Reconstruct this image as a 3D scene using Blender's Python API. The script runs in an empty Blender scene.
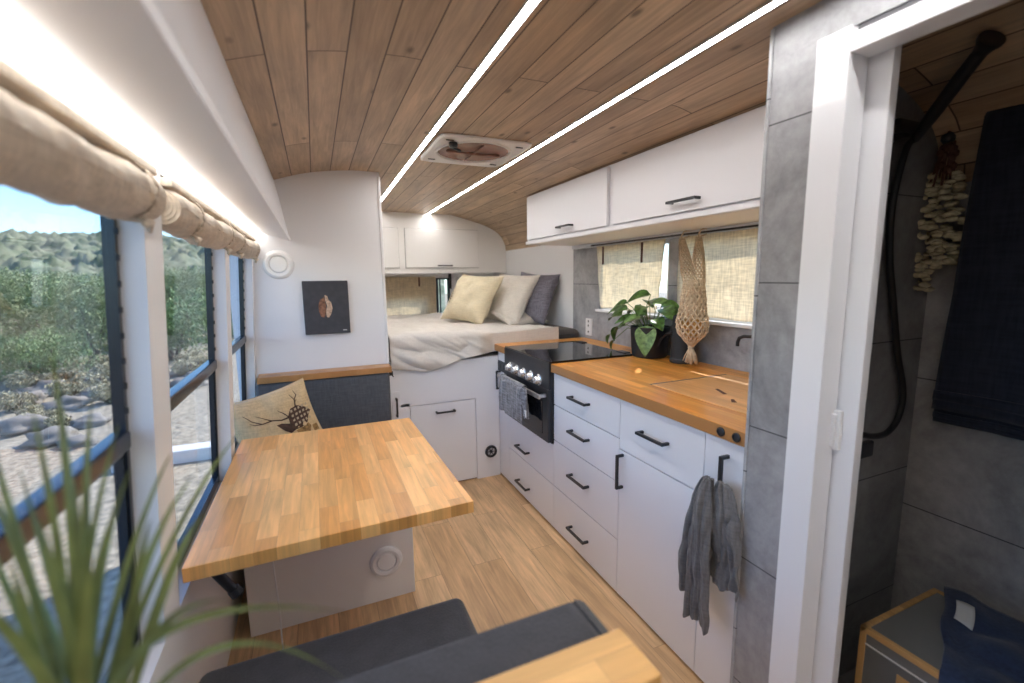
import bpy, bmesh, math, random
from mathutils import Vector, Matrix, noise as mn
random.seed(7)
C = bpy.context.scene
COL = C.collection
PI = math.pi
R = math.radians

# ------------------------------------------------------------------ camera frame (measured from the photograph)
CAM = Vector((0, 0, 1.4))
F, YAW, PITCH, ROLL = 452.16, R(23.3307), R(8.1043), R(.7042)
fw = Vector((math.sin(YAW)*math.cos(PITCH), math.cos(YAW)*math.cos(PITCH), -math.sin(PITCH)))
rt0 = Vector((math.cos(YAW), -math.sin(YAW), 0)); dn0 = fw.cross(rt0)
rt = rt0*math.cos(ROLL)+dn0*math.sin(ROLL); dn = dn0*math.cos(ROLL)-rt0*math.sin(ROLL)

# ------------------------------------------------------------------ materials
def newmat(name):
    m = bpy.data.materials.new(name); m.use_nodes = True
    nt = m.node_tree; b = nt.nodes['Principled BSDF']
    return m, nt, b
def N(nt, t, **kw):
    n = nt.nodes.new(t)
    for k, v in kw.items():
        if k in n.inputs: n.inputs[k].default_value = v
        else: setattr(n, k, v)
    return n
def L(nt, a, b): nt.links.new(a, b)
def col(c): return (c[0], c[1], c[2], 1)
def flat(name, c, rough=.5, metal=0, bump=0, bscale=60, var=0, vscale=6, spec=None, sheen=0):
    m, nt, b = newmat(name)
    b.inputs['Base Color'].default_value = col(c); b.inputs['Roughness'].default_value = rough
    b.inputs['Metallic'].default_value = metal
    if spec is not None: b.inputs['Specular IOR Level'].default_value = spec
    if sheen: b.inputs['Sheen Weight'].default_value = sheen
    tc = N(nt, 'ShaderNodeTexCoord')
    if var:
        n = N(nt, 'ShaderNodeTexNoise', Scale=vscale, Detail=4); L(nt, tc.outputs['Object'], n.inputs['Vector'])
        r = N(nt, 'ShaderNodeMapRange'); r.inputs['From Min'].default_value=.3; r.inputs['From Max'].default_value=.7
        r.inputs['To Min'].default_value = 1-var; r.inputs['To Max'].default_value = 1+var
        L(nt, n.outputs['Fac'], r.inputs['Value'])
        mx = N(nt, 'ShaderNodeVectorMath', operation='SCALE'); mx.inputs[0].default_value = c[:3]
        L(nt, r.outputs[0], mx.inputs['Scale']); L(nt, mx.outputs[0], b.inputs['Base Color'])
    if bump:
        n2 = N(nt, 'ShaderNodeTexNoise', Scale=bscale, Detail=3); L(nt, tc.outputs['Object'], n2.inputs['Vector'])
        bp = N(nt, 'ShaderNodeBump', Strength=bump, Distance=.01); L(nt, n2.outputs['Fac'], bp.inputs['Height'])
        L(nt, bp.outputs[0], b.inputs['Normal'])
    return m
def weave(name, c, scale=420, rough=.9, trans=0, var=.12, bump=.3):
    m, nt, b = newmat(name)
    b.inputs['Roughness'].default_value = rough; b.inputs['Specular IOR Level'].default_value = .15
    b.inputs['Sheen Weight'].default_value = .2
    tc = N(nt, 'ShaderNodeTexCoord')
    mp = N(nt, 'ShaderNodeMapping'); mp.inputs['Scale'].default_value = (1, 1, .12); L(nt, tc.outputs['Object'], mp.inputs['Vector'])
    n1 = N(nt, 'ShaderNodeTexNoise', Scale=scale*.35, Detail=2); L(nt, mp.outputs[0], n1.inputs['Vector'])
    mp2 = N(nt, 'ShaderNodeMapping'); mp2.inputs['Scale'].default_value = (.12, .12, 1); L(nt, tc.outputs['Object'], mp2.inputs['Vector'])
    n2 = N(nt, 'ShaderNodeTexNoise', Scale=scale*.35, Detail=2); L(nt, mp2.outputs[0], n2.inputs['Vector'])
    ad = N(nt, 'ShaderNodeMath', operation='ADD'); L(nt, n1.outputs['Fac'], ad.inputs[0]); L(nt, n2.outputs['Fac'], ad.inputs[1])
    r = N(nt, 'ShaderNodeMapRange'); r.inputs['From Min'].default_value=.7; r.inputs['From Max'].default_value=1.3
    r.inputs['To Min'].default_value = 1-var*1.6; r.inputs['To Max'].default_value = 1+var
    L(nt, ad.outputs[0], r.inputs['Value'])
    mx = N(nt, 'ShaderNodeVectorMath', operation='SCALE'); mx.inputs[0].default_value = c[:3]
    L(nt, r.outputs[0], mx.inputs['Scale']); L(nt, mx.outputs[0], b.inputs['Base Color'])
    bp = N(nt, 'ShaderNodeBump', Strength=bump, Distance=.004); L(nt, ad.outputs[0], bp.inputs['Height']); L(nt, bp.outputs[0], b.inputs['Normal'])
    if trans:
        t = N(nt, 'ShaderNodeBsdfTranslucent'); L(nt, mx.outputs[0], t.inputs['Color'])
        ms = N(nt, 'ShaderNodeMixShader', Fac=trans); o = nt.nodes['Material Output']
        L(nt, b.outputs[0], ms.inputs[1]); L(nt, t.outputs[0], ms.inputs[2]); L(nt, ms.outputs[0], o.inputs['Surface'])
    return m
def planks(name, c1, c2, width, length, gap, rough, axis='Y', knots=True, gapcol=(.03,.02,.012), grain=1.0, uv=False, offset=.37, cdark=None, glue=True):
    """boards running along `axis`, with colour variation per board, grain, knots and seams"""
    m, nt, b = newmat(name)
    b.inputs['Roughness'].default_value = rough
    tc = N(nt, 'ShaderNodeTexCoord')
    src = tc.outputs['UV' if uv else 'Object']
    sp = N(nt, 'ShaderNodeSeparateXYZ'); L(nt, src, sp.inputs[0])
    cb = N(nt, 'ShaderNodeCombineXYZ')
    if axis == 'Y': L(nt, sp.outputs[1], cb.inputs[0]); L(nt, sp.outputs[0], cb.inputs[1])
    else: L(nt, sp.outputs[0], cb.inputs[0]); L(nt, sp.outputs[1], cb.inputs[1])
    br = N(nt, 'ShaderNodeTexBrick', offset=offset, offset_frequency=2, squash=1.0)
    br.inputs['Color1'].default_value = (0,0,0,1); br.inputs['Color2'].default_value = (1,1,1,1); br.inputs['Mortar'].default_value = (.5,.5,.5,1)
    br.inputs['Scale'].default_value = 1; br.inputs['Mortar Size'].default_value = gap; br.inputs['Mortar Smooth'].default_value = .3
    br.inputs['Brick Width'].default_value = length; br.inputs['Row Height'].default_value = width; br.inputs['Bias'].default_value = 0
    L(nt, cb.outputs[0], br.inputs['Vector'])
    # grain stretched along the board, shifted per board
    sh = N(nt, 'ShaderNodeVectorMath', operation='MULTIPLY_ADD'); L(nt, br.outputs['Color'], sh.inputs[0]); sh.inputs[1].default_value = (7,3,5)
    L(nt, cb.outputs[0], sh.inputs[2])
    mp = N(nt, 'ShaderNodeMapping'); mp.inputs['Scale'].default_value = (2.2, 34, 1); L(nt, sh.outputs[0], mp.inputs['Vector'])
    g = N(nt, 'ShaderNodeTexNoise', Scale=1.6, Detail=6, Roughness=.65, Distortion=.6); L(nt, mp.outputs[0], g.inputs['Vector'])
    mpb = N(nt, 'ShaderNodeMapping'); mpb.inputs['Scale'].default_value = (1.2, 5, 1); L(nt, sh.outputs[0], mpb.inputs['Vector'])
    g2 = N(nt, 'ShaderNodeTexNoise', Scale=2.2, Detail=3, Distortion=.5); L(nt, mpb.outputs[0], g2.inputs['Vector'])
    mix = N(nt, 'ShaderNodeMix', data_type='RGBA'); mix.inputs[6].default_value = col(c1); mix.inputs[7].default_value = col(c2)
    L(nt, br.outputs['Color'], mix.inputs[0])
    # grain modulation
    r = N(nt, 'ShaderNodeMapRange'); r.inputs['From Min'].default_value=.3; r.inputs['From Max'].default_value=.7
    r.inputs['To Min'].default_value = 1-.22*grain; r.inputs['To Max'].default_value = 1+.16*grain; L(nt, g.outputs['Fac'], r.inputs['Value'])
    r2 = N(nt, 'ShaderNodeMapRange'); r2.inputs['From Min'].default_value=.3; r2.inputs['From Max'].default_value=.7
    r2.inputs['To Min'].default_value = 1-.18*grain; r2.inputs['To Max'].default_value = 1+.14*grain; L(nt, g2.outputs['Fac'], r2.inputs['Value'])
    mm = N(nt, 'ShaderNodeMath', operation='MULTIPLY'); L(nt, r.outputs[0], mm.inputs[0]); L(nt, r2.outputs[0], mm.inputs[1])
    sc = N(nt, 'ShaderNodeVectorMath', operation='SCALE'); L(nt, mix.outputs[2], sc.inputs[0]); L(nt, mm.outputs[0], sc.inputs['Scale'])
    last = sc.outputs[0]
    if knots:
        mk = N(nt, 'ShaderNodeMapping'); mk.inputs['Scale'].default_value = (5.5, 11, 1); L(nt, sh.outputs[0], mk.inputs['Vector'])
        v = N(nt, 'ShaderNodeTexVoronoi', Scale=1); L(nt, mk.outputs[0], v.inputs['Vector'])
        rk = N(nt, 'ShaderNodeMapRange', interpolation_type='SMOOTHSTEP'); rk.inputs['From Min'].default_value=.04; rk.inputs['From Max'].default_value=.17
        rk.inputs['To Min'].default_value = .85; rk.inputs['To Max'].default_value = 0; L(nt, v.outputs['Distance'], rk.inputs['Value'])
        vc = N(nt, 'ShaderNodeSeparateColor'); L(nt, v.outputs['Color'], vc.inputs[0])
        gt = N(nt, 'ShaderNodeMath', operation='GREATER_THAN'); gt.inputs[1].default_value=.35; L(nt, vc.outputs[0], gt.inputs[0])
        km = N(nt, 'ShaderNodeMath', operation='MULTIPLY'); L(nt, rk.outputs[0], km.inputs[0]); L(nt, gt.outputs[0], km.inputs[1])
        kx = N(nt, 'ShaderNodeMix', data_type='RGBA'); L(nt, km.outputs[0], kx.inputs[0]); L(nt, last, kx.inputs[6]); kx.inputs[7].default_value = col([x*.28 for x in c1]); last = kx.outputs[2]
    gx = N(nt, 'ShaderNodeMix', data_type='RGBA'); L(nt, br.outputs['Fac'], gx.inputs[0]); L(nt, last, gx.inputs[6]); gx.inputs[7].default_value = col(gapcol)
    L(nt, gx.outputs[2], b.inputs['Base Color'])
    bp = N(nt, 'ShaderNodeBump', Strength=.35, Distance=.003, invert=True); L(nt, br.outputs['Fac'], bp.inputs['Height']); L(nt, bp.outputs[0], b.inputs['Normal'])
    return m
def concrete(name, zoff=0, pitch=.4, c=(.30,.30,.31)):
    m, nt, b = newmat(name); b.inputs['Roughness'].default_value = .45
    tc = N(nt, 'ShaderNodeTexCoord'); gm = N(nt, 'ShaderNodeNewGeometry')
    n = N(nt, 'ShaderNodeTexNoise', Scale=3.2, Detail=8, Roughness=.65, Distortion=.8); L(nt, gm.outputs['Position'], n.inputs['Vector'])
    n2 = N(nt, 'ShaderNodeTexNoise', Scale=26, Detail=5, Roughness=.7); L(nt, gm.outputs['Position'], n2.inputs['Vector'])
    a = N(nt, 'ShaderNodeMath', operation='MULTIPLY_ADD'); L(nt, n2.outputs['Fac'], a.inputs[0]); a.inputs[1].default_value=.45; L(nt, n.outputs['Fac'], a.inputs[2])
    r = N(nt, 'ShaderNodeMapRange'); r.inputs['From Min'].default_value=.45; r.inputs['From Max'].default_value=1.0
    r.inputs['To Min'].default_value=.50; r.inputs['To Max'].default_value=1.45; L(nt, a.outputs[0], r.inputs['Value'])
    sc = N(nt, 'ShaderNodeVectorMath', operation='SCALE'); sc.inputs[0].default_value = c; L(nt, r.outputs[0], sc.inputs['Scale'])
    sp = N(nt, 'ShaderNodeSeparateXYZ'); L(nt, gm.outputs['Position'], sp.inputs[0])
    ad = N(nt, 'ShaderNodeMath', operation='ADD'); L(nt, sp.outputs[2], ad.inputs[0]); ad.inputs[1].default_value = 10*pitch-zoff
    md = N(nt, 'ShaderNodeMath', operation='MODULO'); L(nt, ad.outputs[0], md.inputs[0]); md.inputs[1].default_value = pitch
    lt = N(nt, 'ShaderNodeMath', operation='LESS_THAN'); L(nt, md.outputs[0], lt.inputs[0]); lt.inputs[1].default_value=.0035
    mx = N(nt, 'ShaderNodeMix', data_type='RGBA'); L(nt, lt.outputs[0], mx.inputs[0]); L(nt, sc.outputs[0], mx.inputs[6]); mx.inputs[7].default_value=(.05,.05,.055,1)
    L(nt, mx.outputs[2], b.inputs['Base Color'])
    bp = N(nt, 'ShaderNodeBump', Strength=.12, Distance=.004); L(nt, a.outputs[0], bp.inputs['Height']); L(nt, bp.outputs[0], b.inputs['Normal'])
    return m
def emis(name, c, s):
    m, nt, b = newmat(name); b.inputs['Base Color'].default_value = (.8,.8,.8,1)
    b.inputs['Emission Color'].default_value = col(c); b.inputs['Emission Strength'].default_value = s; return m
def glassmat(name, tint=(.97,.975,.97), refl=.09):
    m, nt, b = newmat(name); nt.nodes.remove(b); o = nt.nodes['Material Output']
    t = N(nt, 'ShaderNodeBsdfTransparent'); t.inputs['Color'].default_value = col(tint)
    g = N(nt, 'ShaderNodeBsdfGlossy', Roughness=.02)
    fr = N(nt, 'ShaderNodeFresnel', IOR=1.35); ml = N(nt, 'ShaderNodeMath', operation='MULTIPLY'); L(nt, fr.outputs[0], ml.inputs[0]); ml.inputs[1].default_value=.22
    ms = N(nt, 'ShaderNodeMixShader'); L(nt, ml.outputs[0], ms.inputs[0]); L(nt, t.outputs[0], ms.inputs[1]); L(nt, g.outputs[0], ms.inputs[2]); L(nt, ms.outputs[0], o.inputs['Surface'])
    return m

LED_S, LEDC_S = 2.9, 18.5
M = dict(
 white=flat('white_paint', (.82,.82,.85), .35), gloss=flat('gloss_white', (.78,.79,.82), .12), wallw=flat('white_wall', (.80,.795,.80), .55, bump=.05, bscale=30),
 cream=flat('cream_white', (.85,.825,.79), .45), post=flat('post_white', (.80,.79,.78), .45),
 seam=flat('seam_dark', (.10,.10,.11), .8), ceil=planks('ceiling_boards', (.42,.29,.18), (.57,.42,.28), .101, 1.45, .0026, .42, uv=True, offset=.41, gapcol=(.10,.06,.035), grain=1.15),
 floor=planks('oak_floor', (.57,.355,.18), (.70,.46,.25), .155, 1.2, .0009, .38, gapcol=(.22,.13,.07), knots=False, grain=1.2),
 block=planks('butcher_block', (.60,.225,.030), (.84,.40,.085), .042, .36, .0004, .30, gapcol=(.42,.2,.07), knots=False, grain=.9),
 table=planks('table_block', (.68,.305,.075), (.90,.50,.175), .052, .30, .0004, .32, gapcol=(.5,.26,.1), knots=False, grain=.9),
 block2=planks('butcher_board', (.66,.33,.11), (.76,.42,.16), .06, .55, .0004, .35, gapcol=(.5,.25,.1), knots=False, grain=.8),
 trimwood=planks('trim_wood', (.40,.185,.06), (.54,.27,.10), .05, .3, .0004, .35, axis='X', gapcol=(.4,.2,.08), knots=False, grain=.9),
 capwood=planks('cap_wood', (.64,.35,.11), (.78,.46,.16), .040, .5, .0005, .4, axis='X', gapcol=(.5,.27,.1), knots=False, grain=.6),
 conc=concrete('concrete_panel', .175, .4), concb=concrete('concrete_bath', .595, .45, (.34,.325,.32)), concp=concrete('concrete_part', .73, .45, (.25,.25,.255)), conck=concrete('concrete_kitchen', .34, .5, (.36,.365,.38)),
 char=weave('charcoal_fabric', (.062,.062,.066), 500, .85), charl=weave('charcoal_light', (.055,.055,.060), 500, .85),
 black=flat('black_metal', (.018,.018,.022), .35), blackm=flat('matte_black', (.02,.02,.022), .6), frame=flat('window_frame_black', (.015,.02,.03), .22),
 bglass=flat('black_glass', (.008,.008,.01), .04), steel=flat('steel', (.55,.55,.56), .28, 1), dsteel=flat('dark_steel', (.06,.06,.065), .35, .6), knob=flat('knob_chrome', (.75,.75,.77), .22, .8),
 linen=weave('linen_blind', (.72,.61,.48), 420, trans=.10), curtain=weave('burlap_curtain', (.88,.79,.63), 330, trans=.62, var=.13, bump=.4), sheet=weave('sheet_linen', (.70,.65,.59), 500, var=.05, bump=.1),
 mattress=flat('mattress_brown', (.08,.07,.065), .9), pyel=weave('pillow_cream', (.70,.61,.43), 450, var=.07), pbei=weave('pillow_beige', (.70,.65,.58), 450, var=.07), pgrey=weave('pillow_grey', (.19,.18,.215), 400, var=.25),
 deer=weave('pillow_tan', (.62,.45,.25), 420, var=.10), dbrown=flat('print_brown', (.07,.035,.02), .9, var=.5, vscale=60), dtan=flat('print_tan', (.30,.17,.06), .9, var=.5, vscale=70), dlight=flat('print_light', (.42,.33,.22), .9),
 towel=weave('towel_grey', (.15,.145,.145), 500, var=.15), towel2=weave('tea_towel', (.26,.26,.28), 350, var=.4), navy=weave('navy_towel', (.022,.026,.042), 300, var=.2), navy2=weave('navy_cloth', (.028,.042,.085), 300, var=.2),
 charf=weave('charcoal_far_lit', (.105,.107,.115), 500, .85), net=weave('cotton_cord', (.66,.52,.36), 300, var=.15), onion=flat('onion_skin', (.62,.34,.10), .5, var=.2), label=flat('white_label', (.62,.62,.60), .8),  # far backrest: same charcoal fabric, brighter light put into its colour
 picbg=flat('canvas_charcoal', (.055,.055,.062), .8, var=.15, vscale=30), picf1=flat('copper_paint', (.22,.10,.055), .6, var=.6, vscale=70), picf2=flat('tan_paint', (.52,.36,.25), .6, var=.4, vscale=80),
 pot=flat('pot_black', (.015,.015,.018), .42), leaf=flat('leaf_green', (.07,.15,.03), .4, var=.7, vscale=45), leafl=flat('leaf_light', (.16,.27,.09), .4, var=.5, vscale=60), soil=flat('soil', (.03,.02,.012), .95),
 blade=flat('blade_green', (.15,.19,.055), .45, var=.4, vscale=20), stem=flat('stem_green', (.12,.19,.05), .5),
 hose=flat('hose_black', (.012,.012,.014), .35), shell=flat('dried_petal', (.52,.46,.30), .75, var=.25, vscale=60), twig=flat('twig_red', (.12,.05,.035), .8),
 cgrey=flat('crate_grey', (.17,.17,.165), .5, var=.1), cwood=planks('crate_wood', (.50,.28,.10), (.58,.34,.13), .05, .4, .0003, .5, knots=False), bathfloor=flat('bath_floor', (.16,.15,.14), .6, var=.2),
 vent=flat('vent_white', (.83,.82,.81), .4), amber=flat('tinted_dome', (.26,.13,.095), .25, var=.3, vscale=9),
 dshade=flat('door_shadow_grey', (.35,.33,.31), .8), ledc=emis('led_ceiling', (1.0,.975,.955), LEDC_S), leds=emis('led_side', (.98,.975,.97), LED_S), alu=flat('aluminium', (.6,.62,.65), .35, .7),
 glass=glassmat('pane_glass'), plastic=flat('white_plastic', (.8,.8,.8), .3), tag=flat('paper_tag', (.8,.8,.78), .8),
 gravel=flat('gravel', (.27,.23,.165), .95, bump=1, bscale=30, var=.5, vscale=14), hill=None, bark=flat('bark', (.10,.07,.05), .9, var=.3), rock=flat('rock', (.20,.175,.145), .9, var=.25, vscale=3, bump=.4, bscale=8),
 fol1=flat('foliage_olive', (.22,.26,.10), .6, var=.5, vscale=2.5), fol2=flat('foliage_green', (.14,.21,.06), .6, var=.5, vscale=2.5), fol3=flat('foliage_dry', (.36,.31,.18), .8, var=.4, vscale=3), kerb=flat('kerb_pale', (.55,.55,.54), .8),
)

# ------------------------------------------------------------------ mesh helpers: vertices are given in world metres
def link(o): COL.objects.link(o); return o
def thing(name, loc, label, cat, group=None, kind=None):
    o = bpy.data.objects.new(name, None); link(o); o.location = loc; o.empty_display_size = .05
    tag(o, label, cat, group, kind); return o
def tag(o, label=None, cat=None, group=None, kind=None):
    if label: o['label'] = label
    if cat: o['category'] = cat
    if group: o['group'] = group
    if kind: o['kind'] = kind
    return o
def base_of(p):
    while p.parent: p = p.parent
    return Vector(p.location)
class MB:
    def __init__(s): s.bm = bmesh.new(); s.uv = None
    def box(s, x0, x1, y0, y1, z0, z1, bev=0, seg=2, T=None):
        r = bmesh.ops.create_cube(s.bm, size=1); vs = r['verts']
        for v in vs:
            v.co = Vector(((x0+x1)/2+v.co.x*(x1-x0), (y0+y1)/2+v.co.y*(y1-y0), (z0+z1)/2+v.co.z*(z1-z0)))
        if bev:
            es = list({e for v in vs for e in v.link_edges})
            rr = bmesh.ops.bevel(s.bm, geom=es, offset=bev, segments=seg, profile=.5, affect='EDGES')
            vs = list({v for f in rr['faces'] for v in f.verts} | {v for v in vs if v.is_valid})
        if T:
            for v in vs: v.co = T(v.co)
        return s
    def prism(s, pts, axis, a0, a1, bev=0):
        """pts: 2D outline; axis 'y': pts=(x,z) extruded y; 'x': pts=(y,z); 'z': pts=(x,y)"""
        def mk(p, a):
            return {'y': Vector((p[0], a, p[1])), 'x': Vector((a, p[0], p[1])), 'z': Vector((p[0], p[1], a))}[axis]
        A = [s.bm.verts.new(mk(p, a0)) for p in pts]; B = [s.bm.verts.new(mk(p, a1)) for p in pts]
        fs = [s.bm.faces.new(A), s.bm.faces.new(B[::-1])]
        n = len(pts)
        for i in range(n): fs.append(s.bm.faces.new((A[i], B[i], B[(i+1) % n], A[(i+1) % n])))
        if bev:
            es = list({e for f in fs for e in f.edges if e.calc_length() > bev*2.5})
            bmesh.ops.bevel(s.bm, geom=es, offset=bev, segments=2, profile=.5, affect='EDGES')
        return s
    def tube(s, pts, r, n=10, cap=True, flatz=1):
        pts = [Vector(p) for p in pts]; rr = r if isinstance(r, (list, tuple)) else [r]*len(pts)
        rings = []; prev = None
        for i, p in enumerate(pts):
            t = (pts[min(i+1, len(pts)-1)]-pts[max(i-1, 0)])
            if t.length < 1e-9: t = Vector((0,0,1))
            t.normalize()
            if prev is None:
                a = Vector((0,0,1)) if abs(t.z) < .9 else Vector((1,0,0)); u = t.cross(a).normalized()
            else: u = (prev-t*prev.dot(t)).normalized()
            prev = u; w = t.cross(u)
            rings.append([s.bm.verts.new(p+(u*math.cos(2*PI*k/n)+w*math.sin(2*PI*k/n)*flatz)*rr[i]) for k in range(n)])
        for a, b in zip(rings, rings[1:]):
            for k in range(n): s.bm.faces.new((a[k], a[(k+1) % n], b[(k+1) % n], b[k]))
        if cap: s.bm.faces.new(rings[0][::-1]); s.bm.faces.new(rings[-1])
        return s
    def lathe(s, c, prof, n=28, axis=(0,0,1), a0=0):
        """prof: (radius, height along axis); revolve round axis through c"""
        c = Vector(c); ax = Vector(axis).normalized(); a = Vector((0,0,1)) if abs(ax.z) < .9 else Vector((1,0,0))
        u = ax.cross(a).normalized(); w = ax.cross(u); rings = []
        for r, h in prof:
            if r < 1e-6: rings.append([s.bm.verts.new(c+ax*h)])
            else: rings.append([s.bm.verts.new(c+ax*h+(u*math.cos(a0+2*PI*k/n)+w*math.sin(a0+2*PI*k/n))*r) for k in range(n)])
        for A, B in zip(rings, rings[1:]):
            for k in range(n):
                k2 = (k+1) % n
                q = [A[k % len(A)], A[k2 % len(A)], B[k2 % len(B)], B[k % len(B)]]
                q2 = []
                for v in q:
                    if v not in q2: q2.append(v)
                if len(q2) > 2: s.bm.faces.new(q2)
        return s
    def ball(s, c, r, sc=(1,1,1), sub=2, nz=0, seed=0):
        q = bmesh.ops.create_icosphere(s.bm, subdivisions=sub, radius=1)
        for v in q['verts']:
            d = v.co.copy(); k = 1+(mn.noise(d*1.7+Vector((seed*3.1, seed, 0)))*nz if nz else 0)
            v.co = Vector(c)+Vector((d.x*sc[0], d.y*sc[1], d.z*sc[2]))*r*k
        return s
    def grid(s, f, nu, nv, thick=0, closed=False):
        """f(u,v) -> world point, u,v in 0..1"""
        V = [[s.bm.verts.new(f(i/nu, j/nv)) for j in range(nv+1)] for i in range(nu+1)]
        for i in range(nu):
            for j in range(nv): s.bm.faces.new((V[i][j], V[i+1][j], V[i+1][j+1], V[i][j+1]))
        return s
    def build(s, name, mat, parent=None, smooth=None, origin=None, solid=0, subd=0, kind=None):
        bm = s.bm
        bmesh.ops.recalc_face_normals(bm, faces=bm.faces)
        if parent is not None: o0 = base_of(parent)
        elif origin is not None: o0 = Vector(origin)
        else:
            xs = [v.co.x for v in bm.verts]; ys = [v.co.y for v in bm.verts]; zs = [v.co.z for v in bm.verts]
            o0 = Vector(((min(xs)+max(xs))/2, (min(ys)+max(ys))/2, min(zs)))
        for v in bm.verts: v.co -= o0
        me = bpy.data.meshes.new(name); bm.to_mesh(me); bm.free()
        o = bpy.data.objects.new(name, me); link(o)
        if parent is not None: o.parent = parent
        else: o.location = o0
        me.materials.append(M[mat] if isinstance(mat, str) else mat)
        if smooth is None or smooth:
            for p in me.polygons: p.use_smooth = True
            if smooth is None:
                me.set_sharp_from_angle(angle=R(35))
                if len(me.polygons) < 900: o.modifiers.new('weighted','WEIGHTED_NORMAL').keep_sharp = True
        if solid:
            m = o.modifiers.new('thickness', 'SOLIDIFY'); m.thickness = solid; m.offset = 0
        if subd:
            m = o.modifiers.new('smooth', 'SUBSURF'); m.levels = subd; m.render_levels = subd
        if kind: o['kind'] = kind
        return o
def copy_tree(o, parent=None):
    c = o.copy(); COL.objects.link(c); c.parent = parent
    for ch in list(o.children): copy_tree(ch, c)
    return c
def struct(o): o['kind'] = 'structure'; return o

# ------------------------------------------------------------------ van cross-section
Y0, Y1 = -1.1, 4.77
PROF = [(-.42,1.80),(-.30,1.885),(-.17,1.932),(-.03,1.975),(.10,2.0),(.27,2.015),(1.25,2.012),(1.38,1.984),(1.50,1.955),(1.60,1.925),(1.70,1.885),(1.765,1.845),(1.81,1.795),(1.84,1.73),(1.86,1.62)]
def ceil_z(x):
    for a, b in zip(PROF, PROF[1:]):
        if a[0] <= x <= b[0]: return a[1]+(b[1]-a[1])*(x-a[0])/(b[0]-a[0])
    return PROF[0][1] if x < PROF[0][0] else PROF[-1][1]
def xin(z): return -.345+.06*(z-.72)
def section(x0, x1, z0):
    """outline (x,z) of a bulkhead under the curved ceiling"""
    xs = [x0]+[p[0] for p in PROF if x0 < p[0] < x1]+[x1]
    return [(x1, z0), (x0, z0)]+[(x, ceil_z(x)+.004) for x in xs]
# ceiling: fine smooth profile with arc-length UVs
def ceiling():
    pts = []
    for i in range(len(PROF)-1):
        p0 = PROF[max(i-1,0)]; p1 = PROF[i]; p2 = PROF[i+1]; p3 = PROF[min(i+2,len(PROF)-1)]
        for k in range(5):
            t = k/5; f = lambda a,b,c,d: .5*((2*b)+(-a+c)*t+(2*a-5*b+4*c-d)*t*t+(-a+3*b-3*c+d)*t**3)
            pts.append((p1[0]+(p2[0]-p1[0])*t, f(p0[1],p1[1],p2[1],p3[1]) if 1 < i and not (.27 <= p1[0] < 1.25) else p1[1]+(p2[1]-p1[1])*t))
    pts.append(PROF[-1])
    bm = bmesh.new(); uvl = bm.loops.layers.uv.new('UVMap'); s = 0; S = [0]
    for a, b in zip(pts, pts[1:]): s += math.hypot(b[0]-a[0], b[1]-a[1]); S.append(s)
    A = [bm.verts.new((x, Y0, z)) for x, z in pts]; B = [bm.verts.new((x, Y1+.05, z)) for x, z in pts]
    A2 = [bm.verts.new((x, Y0, z+.06)) for x, z in pts]; B2 = [bm.verts.new((x, Y1+.05, z+.06)) for x, z in pts]
    for i in range(len(pts)-1):
        f = bm.faces.new((A[i], B[i], B[i+1], A[i+1]))
        for l, (u, v) in zip(f.loops, ((S[i], Y0), (S[i], Y1), (S[i+1], Y1), (S[i+1], Y0))): l[uvl].uv = (u+.02, v+3)
        bm.faces.new((A2[i], A2[i+1], B2[i+1], B2[i]))
        bm.faces.new((A[i], A[i+1], A2[i+1], A2[i])); bm.faces.new((B[i], B2[i], B2[i+1], B[i+1]))
    bm.faces.new((A[0], A2[0], B2[0], B[0])); bm.faces.new((A[-1], B[-1], B2[-1], A2[-1]))
    me = bpy.data.meshes.new('ceiling'); bm.to_mesh(me); bm.free()
    for p in me.polygons: p.use_smooth = True
    me.set_sharp_from_angle(angle=R(35)); me.materials.append(M['ceil'])
    struct(link(bpy.data.objects.new('ceiling', me)))
ceiling()

# floor
struct(MB().box(-.45, 1.95, Y0, Y1+.05, -.06, 0).build('floor', 'floor', origin=(0,0,0)))
# left wall with three window openings
def lb(mb, y0, y1, z0, z1, d0, d1, bev=0, dx=0):
    """box following the leaning left wall; d = depth outwards from the inner face"""
    T = lambda c: Vector((c.x+.06*(c.z-.72), c.y, c.z))
    return mb.box(-.345-d1+dx, -.345-d0+dx, y0, y1, z0, z1, bev, 2, T)
WB, WT = .62, 1.652
posts = [(-1.1,.22),(1.115,1.232),(1.995,2.085),(2.80,Y1)]
w = MB(); lb(w, Y0, Y1+.05, 0, WB, 0, .064); lb(w, Y0, Y1+.05, WT, 1.84, 0, .11)
for a, b in posts: lb(w, a, b, WB, WT, 0, .064)
struct(w.build('wall_left', 'post', origin=(-.345,0,0)))
# windows
def left_window(k, y0, y1):
    t = struct(thing('window_%d' % k, (-.40, (y0+y1)/2, WB), None, None))
    f = MB()
    lb(f, y0, y0+.014, WB, WT, .042, .062); lb(f, y1-.014, y1, WB, WT, .042, .062)
    lb(f, y0, y1, WB, WB+.035, .042, .062); lb(f, y0, y1, WT-.04, WT, .042, .062)
    lb(f, y0+.012, y1-.012, 1.070, 1.108, .034, .066, .006); lb(f, y1-.024, y1-.014, WB+.03, 1.071, .046, .062)
    lb(f, y0+.015, y1-.015, 1.060, 1.071, .045, .066)
    f.build('window_frame', 'frame', t)
    g = MB(); lb(g, y0+.015, y1-.015, WB+.03, WT-.03, .052, .056); g.build('glass_pane', 'glass', t)
    s = MB()
    for i in range(9): lb(s, y1-.012, y1-.006, 1.14+i*.05, 1.152+i*.05, .038, .044)
    s.build('frame_clips', 'black', t)
    return t
left_window(1, .22, 1.115); left_window(2, 1.232, 1.995); left_window(3, 2.085, 2.80)
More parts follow.
